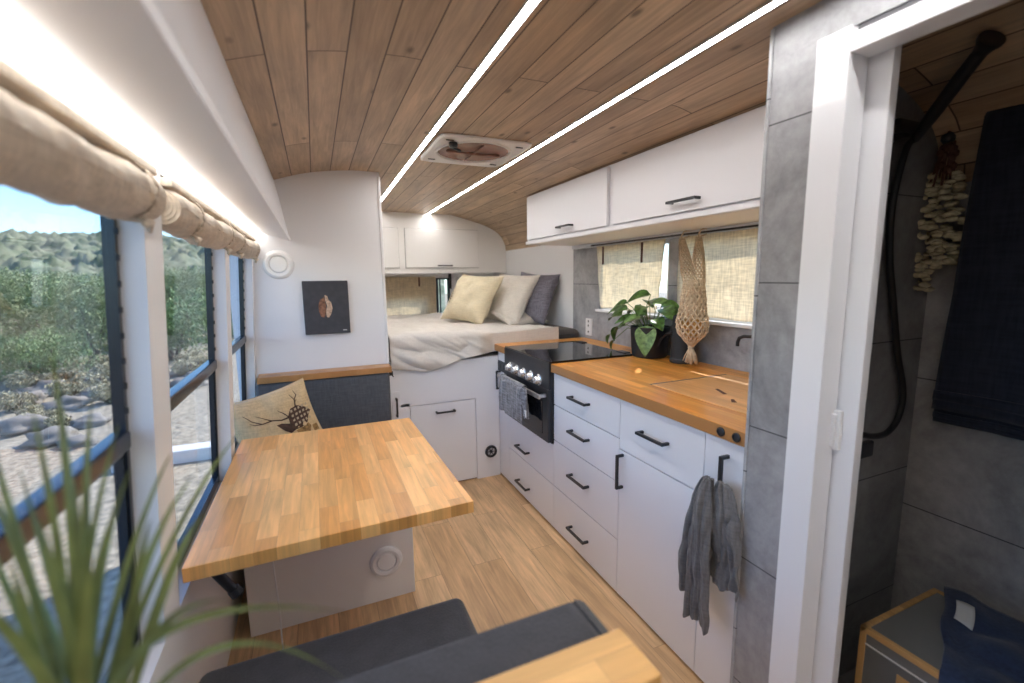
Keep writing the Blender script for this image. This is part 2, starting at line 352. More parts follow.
# cove box along the left with LED underneath
cv = [(-.107,1.612),(-.103,1.622),(-.112,1.635),(-.124,1.70),(-.136,1.78),(-.150,1.86),(-.168,1.95),(-.42,1.95),(-.42,1.66),(-.296,1.656),(-.243,1.650)]
struct(MB().prism(cv, 'y', Y0, 2.83).build('trim_1', 'white', origin=(-.2,0,1.6)))
t = thing('led_light_strip', (-.268, .8, 1.60), 'long glowing strip under the white cove box above the side windows', 'light strip')
MB().prism([(-.292,1.653),(-.288,1.641),(-.270,1.636),(-.251,1.640),(-.246,1.649)], 'y', Y0+.02, 2.82).build('diffuser', 'leds', t)
MB().prism([(-.2955,1.655),(-.2955,1.634),(-.2925,1.634),(-.2925,1.655)], 'y', Y0+.02, 2.82).build('channel', 'alu', t)

# right wall with two window openings (y ranges), grey panel in the kitchen, white by the bed
def wall_with_holes(mb, x0, x1, ya, yb, z0, z1, holes):
    ys = ya
    for (h0, h1, g0, g1) in holes:
        mb.box(x0, x1, ys, h0, z0, z1); mb.box(x0, x1, h0, h1, z0, g0); mb.box(x0, x1, h0, h1, g1, z1); ys = h1
    mb.box(x0, x1, ys, yb, z0, z1)
w = MB(); wall_with_holes(w, 1.85, 1.93, .87, 3.07, 0, 1.80, [(1.03,1.93,1.165,1.60),(2.03,2.71,1.165,1.60)]); struct(w.build('wall_right', 'conck', origin=(1.85,2,0)))
struct(MB().box(1.85, 1.93, 3.07, Y1+.05, 0, 1.80).build('wall_right_bedroom', 'wallw'))
struct(MB().box(1.85, 1.93, Y0, .87, 0, 1.80).build('wall_right_bathroom', 'concb'))
for k, (a, b) in ((4, (1.03,1.93)), (5, (2.03,2.71))):
    t = struct(thing('window_%d' % k, (1.89, (a+b)/2, 1.165), None, None))
    f = MB(); f.box(1.86,1.90,a,a+.02,1.165,1.60).box(1.86,1.90,b-.02,b,1.165,1.60).box(1.86,1.90,a,b,1.58,1.60).box(1.86,1.90,a,b,1.165,1.185); f.build('window_frame','plastic',t)
    MB().box(1.878,1.882,a+.02,b-.02,1.185,1.58).build('glass_pane','glass',t)
    MB().box(1.822,1.90,a-.015,b+.015,1.150,1.168,.003).build('window_sill','plastic',t)
# rear wall (window openings) and bulkheads
w = MB()
w.box(-.42,.30,Y1,Y1+.05,0,1.45).box(.30,1.33,Y1,Y1+.05,0,.98).box(1.33,1.93,Y1,Y1+.05,0,1.45).box(.30,1.33,Y1,Y1+.05,1.40,1.45).box(1.10,1.185,Y1,Y1+.05,.98,1.40)
w.box(.30,1.10,Y1,Y1+.05,1.215,1.40)
struct(w.build('wall_rear','wallw',origin=(.7,Y1,0)))
struct(MB().prism(section(-.42,1.86,1.45),'y',Y1,Y1+.05).build('wall_rear_upper','white'))
t = struct(thing('window_6', (1.25,Y1+.02,.98), None, None))
f = MB(); f.box(1.185,1.205,Y1-.01,Y1+.03,.98,1.40,.003).box(1.225,1.236,Y1,Y1+.03,.98,1.385,.003).box(1.312,1.33,Y1-.01,Y1+.03,.98,1.40).box(1.185,1.33,Y1-.01,Y1+.03,1.385,1.40).box(1.185,1.33,Y1-.01,Y1+.03,.98,.995)
f.build('window_frame','frame',t); MB().box(1.2,1.32,Y1+.018,Y1+.022,.99,1.39).build('glass_pane','glass',t)
t = struct(thing('window_7', (.7,Y1+.02,.98), None, None))  # hidden behind the curtain, opening shaped to backlight only its lower part
f = MB(); f.box(.30,.32,Y1,Y1+.04,.98,1.215).box(1.08,1.10,Y1,Y1+.04,.98,1.215).box(.30,1.10,Y1,Y1+.04,1.195,1.215).box(.30,1.10,Y1,Y1+.04,.98,1.0)
f.build('window_frame','frame',t); MB().box(.32,1.08,Y1+.018,Y1+.022,1.0,1.195).build('glass_pane','glass',t)
struct(MB().prism(section(-.44,1.93,-.05),'y',Y0-.05,Y0).build('wall_front','white'))  # unseen closing wall behind the camera, there to bounce light
struct(MB().prism(section(-.42,.388,0),'y',2.83,2.86).build('wall_wardrobe','wallw'))
struct(MB().box(.375,.392,2.822,2.862,0,1.99,.004).build('trim_2','post'))
# bathroom partition, aisle-facing column, header, casing
struct(MB().prism(section(1.102,1.86,0),'y',.83,.868).build('wall_partition','concp'))
w = MB(); w.prism([(1.10,0),(1.16,0),(1.16,ceil_z(1.16)+.003),(1.10,ceil_z(1.10)+.003)],'y',.742,.87)
w.prism([(1.10,1.925),(1.16,1.925),(1.16,ceil_z(1.16)+.003),(1.10,ceil_z(1.10)+.003)],'y',.15,.742)
w.prism([(1.10,0),(1.16,0),(1.16,ceil_z(1.16)+.003),(1.10,ceil_z(1.10)+.003)],'y',Y0,.15)  # unseen wall up to the near jamb, brought close to darken the bathroom
struct(w.build('wall_bathroom','conc',origin=(1.1,0,0)))
struct(MB().box(1.096,1.104,.864,.874,0,2.008,.002).build('trim_3','conck'))
MBc = MB(); MBc.box(1.082,1.150,.668,.742,0,1.922,.003); MBc.box(1.082,1.150,.15,.22,0,1.922,.003)
struct(MBc.build('trim_4','gloss'))
struct(MB().box(1.082,1.150,.22,.668,1.866,1.905,.003).build('trim_5','gloss'))
struct(MB().box(1.104,1.150,.22,.668,1.905,1.925).build('trim_6','seam'))
d = struct(thing('door_1', (1.17,.66,0), None, None))
MB().box(1.154,1.182,.622,.828,.01,1.885,.003).build('door_panel','gloss',d)
h = MB().box(1.140,1.154,.652,.690,.970,1.070,.004).build('door_handle','plastic',d)
MB().box(1.132,1.142,.660,.672,.978,1.062,.003).build('finger_grip','plastic',h)

# ------------------------------------------------------------------ ceiling things
for n, (x, lab) in enumerate(((.508,'left-hand of two LED strips running along the wooden ceiling'),(1.019,'right-hand LED strip on the wooden ceiling, nearer the kitchen cupboards'))):
    t = thing('led_light_strip', (x, 1.6, 2.0), lab, 'light strip', 'ceiling light strips')
    zc = ceil_z(x)-.001
    y1 = 4.40
    def slant(m):
        for v in m.bm.verts: v.co.x += .0105*(v.co.y-2.6)
        return m
    slant(MB().prism([(x-.010,zc-.001),(x-.008,zc-.005),(x+.008,zc-.005),(x+.010,zc-.001)],'y',Y0+.02,y1)).build('diffuser','ledc',t)
    slant(MB().prism([(x-.0135,zc+.002),(x-.0135,zc-.006),(x-.0105,zc-.006),(x-.0105,zc-.0005),(x+.0105,zc-.0005),(x+.0105,zc-.006),(x+.0135,zc-.006),(x+.0135,zc+.002)],'y',Y0+.02,y1+.003)).build('channel','alu',t)
# roof hatch
t = thing('roof_hatch', (.755,2.21,2.0), 'white square roof vent with a round tinted fan opening between the ceiling strips', 'roof vent')
zc = 2.012; cx, cy = .757, 2.205
bm = MB(); n = 48
def sq(a, hx, hy, p=8):
    c, s_ = math.cos(a), math.sin(a); k = (abs(c)**p+abs(s_)**p)**(-1/p); return (cx+c*k*hx, cy+s_*k*hy)
rings = []
for (f, z) in ((lambda a: sq(a,.222,.235,14), zc), (lambda a: sq(a,.222,.235,14), zc-.008), (lambda a: sq(a,.212,.226,14), zc-.012),(lambda a: sq(a,.202,.215,12), zc-.007),
               (lambda a: (cx+.188*math.cos(a), cy+.198*math.sin(a)), zc-.006), (lambda a: (cx+.183*math.cos(a), cy+.193*math.sin(a)), zc-.012), (lambda a: (cx+.174*math.cos(a), cy+.184*math.sin(a)), zc-.011), (lambda a: (cx+.171*math.cos(a), cy+.181*math.sin(a)), zc+.0035)):
    rings.append([bm.bm.verts.new((*f(2*PI*k/n), z)) for k in range(n)])
for a, b in zip(rings, rings[1:]):
    for k in range(n): bm.bm.faces.new((a[k], a[(k+1)%n], b[(k+1)%n], b[k]))
bm.build('vent_frame','vent',t)
MB().lathe((cx,cy,zc-.004),[(0,.003),(.08,.001),(.15,-.001),(.173,.001),(.176,.006)],40).build('tinted_cover','amber',t)
MB().tube([(cx-.135,cy+.0,zc-.010),(cx,cy,zc-.012),(cx+.135,cy,zc-.010)],.006).tube([(cx,cy-.14,zc-.010),(cx,cy,zc-.012),(cx,cy+.14,zc-.010)],.004).build('fan_bracket','amber',t)
k = MB().lathe((cx-.140,cy-.130,zc-.012),[(0,-.018),(.016,-.018),(.020,-.012),(.020,.004),(0,.004)],16).tube([(cx-.135,cy-.125,zc-.030),(cx-.100,cy-.110,zc-.034)],.005).build('crank_knob','black',t)
for (a,b,c,d_) in ((cx-.185,cx-.150,cy+.165,cy+.172),(cx+.150,cx+.185,cy+.165,cy+.172),(cx-.185,cx-.150,cy-.180,cy-.173),(cx+.150,cx+.185,cy-.180,cy-.173)): MB().box(a,b,c,d_,zc-.0135,zc-.010).build('corner_slot','seam',t)

# ------------------------------------------------------------------ handles
def handle(parent, c, along='y', out=(-1,0,0), ln=.15):
    """square-section D handle; c = centre of the bar's foot line on the door face"""
    c = Vector(c); o = Vector(out); a = Vector((0,1,0)) if along == 'y' else Vector((0,0,1)) if along == 'z' else Vector((1,0,0))
    s_ = a.cross(o); m = MB()
    def bx(p, ha, ho, hs):
        q = bmesh.ops.create_cube(m.bm, size=1)
        for v in q['verts']: v.co = p+a*v.co.x*2*ha+o*v.co.y*2*ho+s_*v.co.z*2*hs
    bx(c+o*.030, ln/2, .0055, .0055)
    for sg in (-1,1): bx(c+a*sg*(ln/2-.0055)+o*.0135, .0055, .0145, .0055)
    bmesh.ops.bevel(m.bm, geom=list(m.bm.edges), offset=.0014, segments=2, profile=.5, affect='EDGES')
    return m.build('handle','black',parent)
# ------------------------------------------------------------------ kitchen base units
XF = 1.135
def front(parent, name, y0, y1, z0, z1, hy=None, hz=None, along='y', ln=.15):
    p = MB().box(XF, XF+.018, y0+.0015, y1-.0015, z0+.0015, z1-.0015, .0015).build(name,'white',parent)
    if hy is not None: handle(p, (XF,hy,hz), along, (-1,0,0), ln)
    return p
def carcass(parent, y0, y1, z0, z1):
    MB().box(XF+.019, 1.848, y0+.001, y1-.001, z0, z1).build('body','seam',parent)
TOPZ, BOTZ = .943, .899
t = thing('kitchen_cabinet',(1.49,.96,0),'narrow white base cabinet at the counter end with a grey towel on its handle','cabinet','kitchen base cabinets')
carcass(t,.872,1.05,0,BOTZ-.002); front(t,'door',.872,1.05,.012,BOTZ-.006,.958,.765,'z',.17)
t = thing('kitchen_cabinet',(1.49,1.28,0),'white base cabinet with one wide drawer over a tall plain door','cabinet','kitchen base cabinets')
carcass(t,1.05,1.50,0,BOTZ-.002); front(t,'drawer',1.05,1.50,.678,BOTZ-.006,1.285,.797,'y',.15); front(t,'door',1.05,1.50,.012,.676,1.474,.588,'z',.15)
t = thing('kitchen_cabinet',(1.49,1.79,0),'white base cabinet with four stacked drawers beside the oven','cabinet','kitchen base cabinets')
carcass(t,1.50,2.075,0,BOTZ-.002)
for (a,b,h) in ((.722,BOTZ-.006,.81),(.525,.720,.637),(.262,.523,.405),(.012,.260,.122)): front(t,'drawer',1.50,2.075,a,b,1.805,h,'y',.16)
t = thing('kitchen_cabinet',(1.49,2.39,0),'low white base cabinet with two drawers underneath the oven','cabinet','kitchen base cabinets')
carcass(t,2.075,2.705,0,.495); front(t,'drawer',2.075,2.705,.262,.495,2.46,.335,'y',.16); front(t,'drawer',2.075,2.705,.012,.260,2.46,.10,'y',.16)
t = thing('kitchen_cabinet',(1.49,2.79,0),'narrow white pull-out cabinet between the oven and the bed','cabinet','kitchen base cabinets')
carcass(t,2.705,2.88,0,BOTZ-.002); front(t,'door',2.705,2.88,.012,BOTZ-.006,2.835,.70,'z',.13)
t = thing('switch_panel',(XF-.006,2.80,.79),'small black switch panel under the counter, left of the oven knobs','switch panel')
MB().box(XF-.010,XF,2.735,2.862,.765,.835,.003).build('face_plate','black',t); MB().box(XF-.013,XF-.009,2.755,2.795,.785,.817,.001).build('rocker','dsteel',t); MB().box(XF-.013,XF-.009,2.805,2.845,.785,.817,.001).build('rocker','dsteel',t)
# worktop in one piece round the hob
w = MB(); XB = 1.848
w.box(1.118,XB,.872,2.078,BOTZ,TOPZ,.0025); w.box(1.655,XB,2.078,2.702,BOTZ,TOPZ,0); w.box(1.118,XB,2.702,2.905,BOTZ,TOPZ,.0025)
t = thing('kitchen_worktop',(1.118,.872,BOTZ),'long orange butcher-block worktop over the white kitchen cabinets','worktop')
w.build('top_board','block',t)
MB().box(1.275,1.715,.95,1.475,TOPZ-.004,TOPZ+.0022,.001).build('sink_cover_board','block2',t)['label']='paler flush board covering the sink'
MB().box(1.275,1.715,1.475,1.490,TOPZ-.003,TOPZ+.0008).build('shadow_gap','seam',t)
MB().prism([(1.345,1.135),(1.36,1.125),(1.385,1.160),(1.375,1.165)],'z',TOPZ+.0020,TOPZ+.0030).build('finger_slot','twig',t)
MB().prism([(1.41,1.23),(1.425,1.225),(1.46,1.30),(1.445,1.30)],'z',TOPZ+.0020,TOPZ+.0030).build('finger_slot','twig',t)
t0 = None
for i, (y, lab) in enumerate(((.975,'round black push button on the worktop edge, farther from the column'),(.918,'round black push button on the worktop edge, right beside the column'))):
    if t0 is None:
        t0 = t = thing('push_button',(1.118,y,.921),lab,'button','worktop edge buttons')
        MB().lathe((1.118,y,.921),[(.0145,0),(.0145,.004),(.0105,.006),(.0105,.001)],20,(-1,0,0)).build('ring','black',t)
        MB().lathe((1.118,y,.921),[(.0103,0),(.0100,.003),(0,.0035)],20,(-1,0,0)).build('plunger','dsteel',t)
    else:
        t = copy_tree(t0); t.location = (1.118,y,.921); t['label'] = lab
# cooker
t = thing('cooker',(1.40,2.39,.497),'black built-in gas oven with chrome knobs and a glass hob lid','oven')
MB().box(1.125,1.652,2.080,2.700,.498,.942,.002).build('housing','dsteel',t)
MB().box(1.108,1.125,2.080,2.700,.800,.949,.004).build('control_panel','black',t)
dr = MB().box(1.103,1.125,2.082,2.698,.505,.800,.004).build('oven_door','dsteel',t)
MB().box(1.100,1.104,2.145,2.635,.540,.735,.002).build('door_glass','bglass',dr)
hb = MB().box(1.050,1.062,2.086,2.690,.754,.780,.004); hb.box(1.06,1.104,2.100,2.116,.758,.776).box(1.06,1.104,2.655,2.671,.758,.776); hb.build('handle','steel',dr)
MB().box(1.112,1.655,2.081,2.699,.943,.954,.003).build('glass_lid','bglass',t)
for ya in (2.12,2.58): MB().box(1.625,1.668,ya,ya+.08,.943,.959,.003).build('lid_hinge','black',t)
for k in range(5):
    y = 2.590-k*.100
    kb = MB().lathe((1.108,y,.836),[(0,0),(.032,0),(.032,.006),(.025,.010),(.020,.030),(.016,.034),(0,.034)],20,(-1,0,0)).build('knob','knob',t)
    MB().box(1.070,1.080,y-.004,y+.004,.818,.854,.002).build('grip','knob',kb)
# tea towel on the oven bar
def drape(name, mat, x, ya, yb, ztop, zf, zb, seed, label, cat, amp=.006, nx=1, taper=.0):
    """towel over a bar: front drop on -x side, back drop on +x side"""
    def f(u, v):
        y = ya+(yb-ya)*u; s_ = v
        yc = (ya+yb)/2
        if s_ < .62:
            k = s_/.62; z = zf+(ztop-zf)*k; xx = x-.012-(1-k)*.006
        elif s_ < .70:
            a = (s_-.62)/.08*PI; z = ztop+.010*math.sin(a); xx = x-.012*math.cos(a)
        else:
            k = (s_-.70)/.30; z = ztop-(ztop-zb)*k; xx = x+.012
        y = yc+(y-yc)*(1-taper*max(0,(ztop-z)))
        p = Vector((u*3.1, z*9, seed)); wv = mn.noise(p)*amp*2+math.sin(u*19+seed+z*4)*amp
        if s_ < .6: xx -= abs(wv); 
        z += mn.noise(Vector((u*6, seed, s_)))*.012*(1 if s_ < .3 else 0)
        return Vector((xx, y+mn.noise(Vector((s_*5, seed, u)))*.008, z))
    o = MB().grid(f, 28, 40).build(name, mat, smooth=True, solid=.004, subd=1)
    return tag(o, label, cat)
drape('tea_towel','towel2',1.056,2.27,2.62,.782,.565,.66,2.3,'mottled grey tea towel folded over the oven door bar','tea towel',.006)
tw = MB(); 
def twf(u, v):
    z = .784-.165*v; y = 2.235+.055*(u-.5)*(1+.4*math.sin(v*5))-.03*v; return Vector((1.036-.010*math.sin(u*9+v*3)-abs(.006*math.sin(u*14)), y, z))
t = thing('cloth_strip',(1.04,2.22,.62),'small twisted grey cloth with a white tag hanging from the oven bar','cloth')
tw.grid(twf, 12, 18).build('cloth','towel2',t,smooth=True,solid=.005)
MB().box(1.024,1.026,2.19,2.228,.628,.668,.0).build('tag','tag',t)
# grey hand towel on the end cabinet handle
def towel_hang():
    c = Vector((1.10,.975,.80))
    def lobe(mb, ya, yb, yt, ztop, zbot, xo, seed, nf, p=.6):
        def f(u, v):
            w_ = min(1, .20+.95*v**p)
            y = yt+((ya+(yb-ya)*u)-yt)*w_
            z = ztop-(ztop-zbot)*v*(1+.05*mn.noise(Vector((u*3,seed,9))))
            fold = mn.noise(Vector((u*nf*2.2+seed, v*1.6+u*1.5, seed)))*.034*(.5+.5*v)+mn.noise(Vector((u*9,v*7,seed)))*.008
            y += mn.noise(Vector((v*5,u*3,seed)))*.010
            return Vector((xo-.012-abs(fold)*1.3-.02*math.sin(PI*min(1,v*1.4))*(1-abs(2*u-1)**2), y, z+mn.noise(Vector((u*9,seed,2)))*.012*v))
        mb.grid(f, 40, 48)
    mb = MB(); lobe(mb,.845,.965,.930,.785,.455,1.098,.3,1.3,.36); lobe(mb,.950,1.075,.960,.785,.35,1.092,1.7,1.6,.6); lobe(mb,.925,1.02,.955,.79,.295,1.070,3.1,1.2,.5)
    o = mb.build('hand_towel','towel',smooth=True,solid=.006,subd=1); tag(o,'crumpled dark grey linen towel hanging from the end cabinet handle','towel')
towel_hang()

# ------------------------------------------------------------------ upper cabinets
t = thing('wall_cabinet',(1.65,2,1.63),'long white overhead cupboard with two flap doors above the kitchen windows','cupboard')
b = MB(); xs = [1.442,1.50,1.60,1.70,1.765,1.81,1.838]
b.prism([(1.838,1.632),(1.442,1.632)]+[(x,ceil_z(x)-.002) for x in xs],'y',.872,3.03); b.build('body','white',t)
MB().box(1.424,1.442,.872,3.03,1.630,1.652,.002).build('bottom_rail','white',t)
d = MB().box(1.420,1.440,2.03,3.00,1.660,1.958,.004).build('door','white',t); handle(d,(1.420,2.44,1.700),'y',(-1,0,0),.16)
d = MB().box(1.420,1.440,.880,1.975,1.660,1.958,.004).build('door','white',t); handle(d,(1.420,1.475,1.702),'y',(-1,0,0),.16)
MB().box(1.812,1.848,.872,3.03,1.602,1.630,.002).build('rail','alu',t)
MB().box(1.4435,1.838,.875,3.027,1.6285,1.6315).build('underside','cream',t)

# rear overhead locker
t = thing('wall_cabinet',(.75,4.6,1.45),'cream overhead locker across the back, above the bed','cupboard')
b = MB(); b.prism(section(-.40,1.858,1.45),'y',4.42,4.765); b.build('body','cream',t)
MB().box(-.40,1.855,4.408,4.42,1.446,1.474,.002).build('bottom_rail','cream',t)
for (xa,xb) in ((.808,1.546),(.016,.752)): MB().box(xa,xb,4.4165,4.4195,1.496,1.872).build('door_shadow_line','dshade',t)  # grey margin behind each door: its shadow line put into the colour
d = MB().box(.812,1.542,4.402,4.4162,1.500,1.868,.005).build('door','cream',t); handle(d,(1.19,4.402,1.520),'x',(0,-1,0),.14)
d = MB().box(.02,.748,4.402,4.4162,1.500,1.868,.005).build('door','cream',t); handle(d,(.38,4.402,1.520),'x',(0,-1,0),.14)
t = thing('strap_hook',(1.335,4.74,1.29),'short black strap hanging under the rear locker beside the window','strap')
MB().box(1.320,1.350,4.745,4.765,1.285,1.445,.004).build('strap','blackm',t)

# ------------------------------------------------------------------ kitchen curtains
def curtain(name, x, ya, yb, ztop, zbot, seed, label, group, amp=.006, xax=True, tabs=(), nf=9, sk=0):
    t = thing(name, ((x,(ya+yb)/2,zbot) if xax else ((ya+yb)/2,x,zbot)), label, 'curtain', group)
    def f(u, v):
        z = ztop-(ztop-zbot)*v; y = ya+(yb-ya)*u
        d_ = math.sin(u*nf*2+seed+mn.noise(Vector((u*3,v*1.3,seed)))*2.5)*amp+mn.noise(Vector((u*5,v*5,seed)))*amp*1.2
        y += sk*(v)*(u-.5)
        z += mn.noise(Vector((u*6,1,seed)))*.008*v
        return Vector((x-.006+d_, y, z)) if xax else Vector((y, x-.006+d_, z))
    MB().grid(f, 60, 30).build('cloth','curtain',t,smooth=True,solid=.0015)
    for ty in tabs:
        if xax: MB().box(x-.020,x-.014,ty-.008,ty+.008,ztop-.125,ztop-.005,.002).build('tie_strap','towel2' if 0 else 'twig',t)
        else: MB().box(ty-.008,ty+.008,x-.020,x-.014,ztop-.10,ztop-.005,.002).build('tie_strap','twig',t)
    return t
g = 'burlap curtains over the kitchen windows'
curtain('window_curtain',1.828,2.04,2.715,1.602,1.182,1.1,'backlit burlap curtain behind the leafy pot plant',g,tabs=(2.62,2.22),sk=-.10)
curtain('window_curtain',1.828,.90,1.925,1.604,1.182,4.2,'wider backlit burlap curtain behind the macrame net',g,amp=.004,tabs=())
t = thing('curtain_rail',(1.815,1.9,1.607),'thin black curtain rod under the long overhead cupboard','rod')
MB().tube([(1.808,.90,1.612),(1.808,2.76,1.612)],.005,8).build('rod','black',t)
for y in (.93,1.97,2.74): MB().box(1.806,1.85,y-.006,y+.006,1.606,1.618).build('bracket','black',t)
# rear curtain
curtain('window_curtain',Y1-.012,.31,1.18,1.415,.99,2.7,'beige curtain over the rear window behind the bed',None,xax=False,tabs=(1.00,),amp=.004)

# socket and tap
t = thing('wall_socket',(1.848,2.83,.97),'white double socket plate on the grey kitchen wall by the hob','socket')
MB().box(1.838,1.850,2.790,2.872,.965,1.090,.004).build('face_plate','plastic',t)
for z in (.985,1.03,1.062): MB().lathe((1.838,2.831,z+.008),[(.008,.0),(.008,.0012),(0,.0012)],12,(-1,0,0)).build('socket_hole','seam',t)
t = thing('tap_spout',(1.74,1.35,1.085),'slim black tap spout reaching out over the sink board','tap')
MB().tube([(1.72,1.20,1.135),(1.72,1.34,1.134),(1.72,1.405,1.130),(1.72,1.430,1.120),(1.72,1.438,1.100),(1.72,1.438,1.082)],.008,12).build('spout','black',t)
MB().tube([(1.72,1.20,1.135),(1.78,1.20,1.135),(1.849,1.20,1.135)],.010,12).build('wall_arm','black',t)
MB().lathe((1.849,1.20,1.135),[(0,.012),(.028,.012),(.028,0)],20,(-1,0,0)).build('rosette','black',t)

# ------------------------------------------------------------------ things on the worktop
Z = TOPZ
# pot plant
px, py = 1.73, 2.03
t = thing('potted_plant',(px,py,Z),'leafy green plant in a round matt black pot on the worktop','plant')
MB().lathe((px,py,Z),[(0,0),(.088,0),(.096,.006),(.100,.03),(.108,.165),(.110,.172),(.104,.172),(.098,.14),(0,.14)],40).build('pot','pot',t)
MB().lathe((px,py,Z+.142),[(0,.004),(.05,.008),(.10,0)],24).build('soil','soil',t)
def heart(mb, base, dirv, up, ln, wd, curl=.25, n=10):
    d = Vector(dirv).normalized(); u = Vector(up).normalized(); s_ = d.cross(u).normalized(); u = s_.cross(d).normalized()
    rows = []
    for i in range(n+1):
        k = i/n; w_ = wd*(math.sin(PI*min(1,k**.62))**.8 if 0 < k < 1 else 0)
        c = Vector(base)+d*(ln*k)+u*(-curl*ln*k*k+.04*ln*math.sin(k*PI))
        if k < .2: pass
        rows.append([mb.bm.verts.new(c-s_*w_*.5*q+u*(abs(q)*w_*.16)) for q in (1,.5,0,-.5,-1)])
    for a, b in zip(rows, rows[1:]):
        for j in range(4): mb.bm.faces.new((a[j], a[j+1], b[j+1], b[j]))
rnd = random.Random(5)
specs = [ # tip offset (dx,dy,dz) from pot centre top, size
 (-.05,.02,.185,.13,0),(-.02,.14,.10,.12,0),(-.10,.25,.06,.12,0),(-.04,.33,.09,.11,0),(-.10,.20,.00,.10,0),(.02,-.06,.14,.13,1),(-.09,-.03,.12,.12,0),(-.10,-.08,-.02,.16,1),
 (.04,-.12,.13,.12,0),(-.02,-.16,.11,.13,0),(-.12,.10,.05,.11,0),(.03,.05,.15,.12,1),(-.08,.29,-.03,.09,0),(-.12,.16,.10,.11,0),(.0,-.20,.08,.12,0),(-.11,.02,.06,.10,1),
 (-.06,.24,.13,.10,0),(.03,.20,.07,.10,0),(-.02,.08,.07,.12,0),(-.05,-.12,.05,.12,0),(.01,.28,.02,.09,0),(-.13,.31,-.07,.06,1),(-.13,.26,-.10,.06,1)]
for i, (dx,dy,dz,sz,lt) in enumerate(specs):
    b0 = Vector((px+dx*.15,py+dy*.15,Z+.145)); b1 = Vector((px+dx*.8,py+dy*.8,Z+.16+dz))
    mid = (b0+b1)/2+Vector((0,0,.035+.2*abs(dy)*.3))
    lf = MB(); hor = Vector((dx,dy,0)); hor = hor.normalized() if hor.length > .01 else Vector((1,0,0))
    if dz < -.015 or i == 7: dv = hor*.5+Vector((0,0,-1)); up = hor
    else: dv = hor+Vector((rnd.uniform(-.4,.4),rnd.uniform(-.4,.4),-.15)); up = Vector((-.45,-.25,1))
    dv = dv.normalized(); heart(lf, b1-dv*sz*.3, dv, up, sz*1.05, sz*.72, .25)
    o = lf.build('leaf','leafl' if lt else 'leaf',t,smooth=True)
    MB().tube([b0,mid,b1-dv*sz*.3],.0022,5).build('stalk','stem',o)
# kettle / canister
kx, ky = 1.755, 1.805
t = thing('black_kettle',(kx,ky,Z),'tall matt black cylindrical kettle with a looped handle behind the macrame net','kettle')
MB().lathe((kx,ky,Z),[(0,0),(.058,0),(.062,.004),(.062,.020),(.058,.024),(.056,.03),(.053,.23),(.050,.245),(.03,.255),(0,.256)],32).build('body','blackm',t)
MB().lathe((kx,ky,Z+.255),[(0,.028),(.012,.026),(.014,.012),(.008,.0)],16).build('lid_knob','black',t)
MB().tube([(kx-.02,ky+.050,Z+.15),(kx-.03,ky+.085,Z+.145),(kx-.04,ky+.12,Z+.11),(kx-.05,ky+.135,Z+.06),(kx-.06,ky+.15,Z+.012)],.007,10).build('handle','black',t)
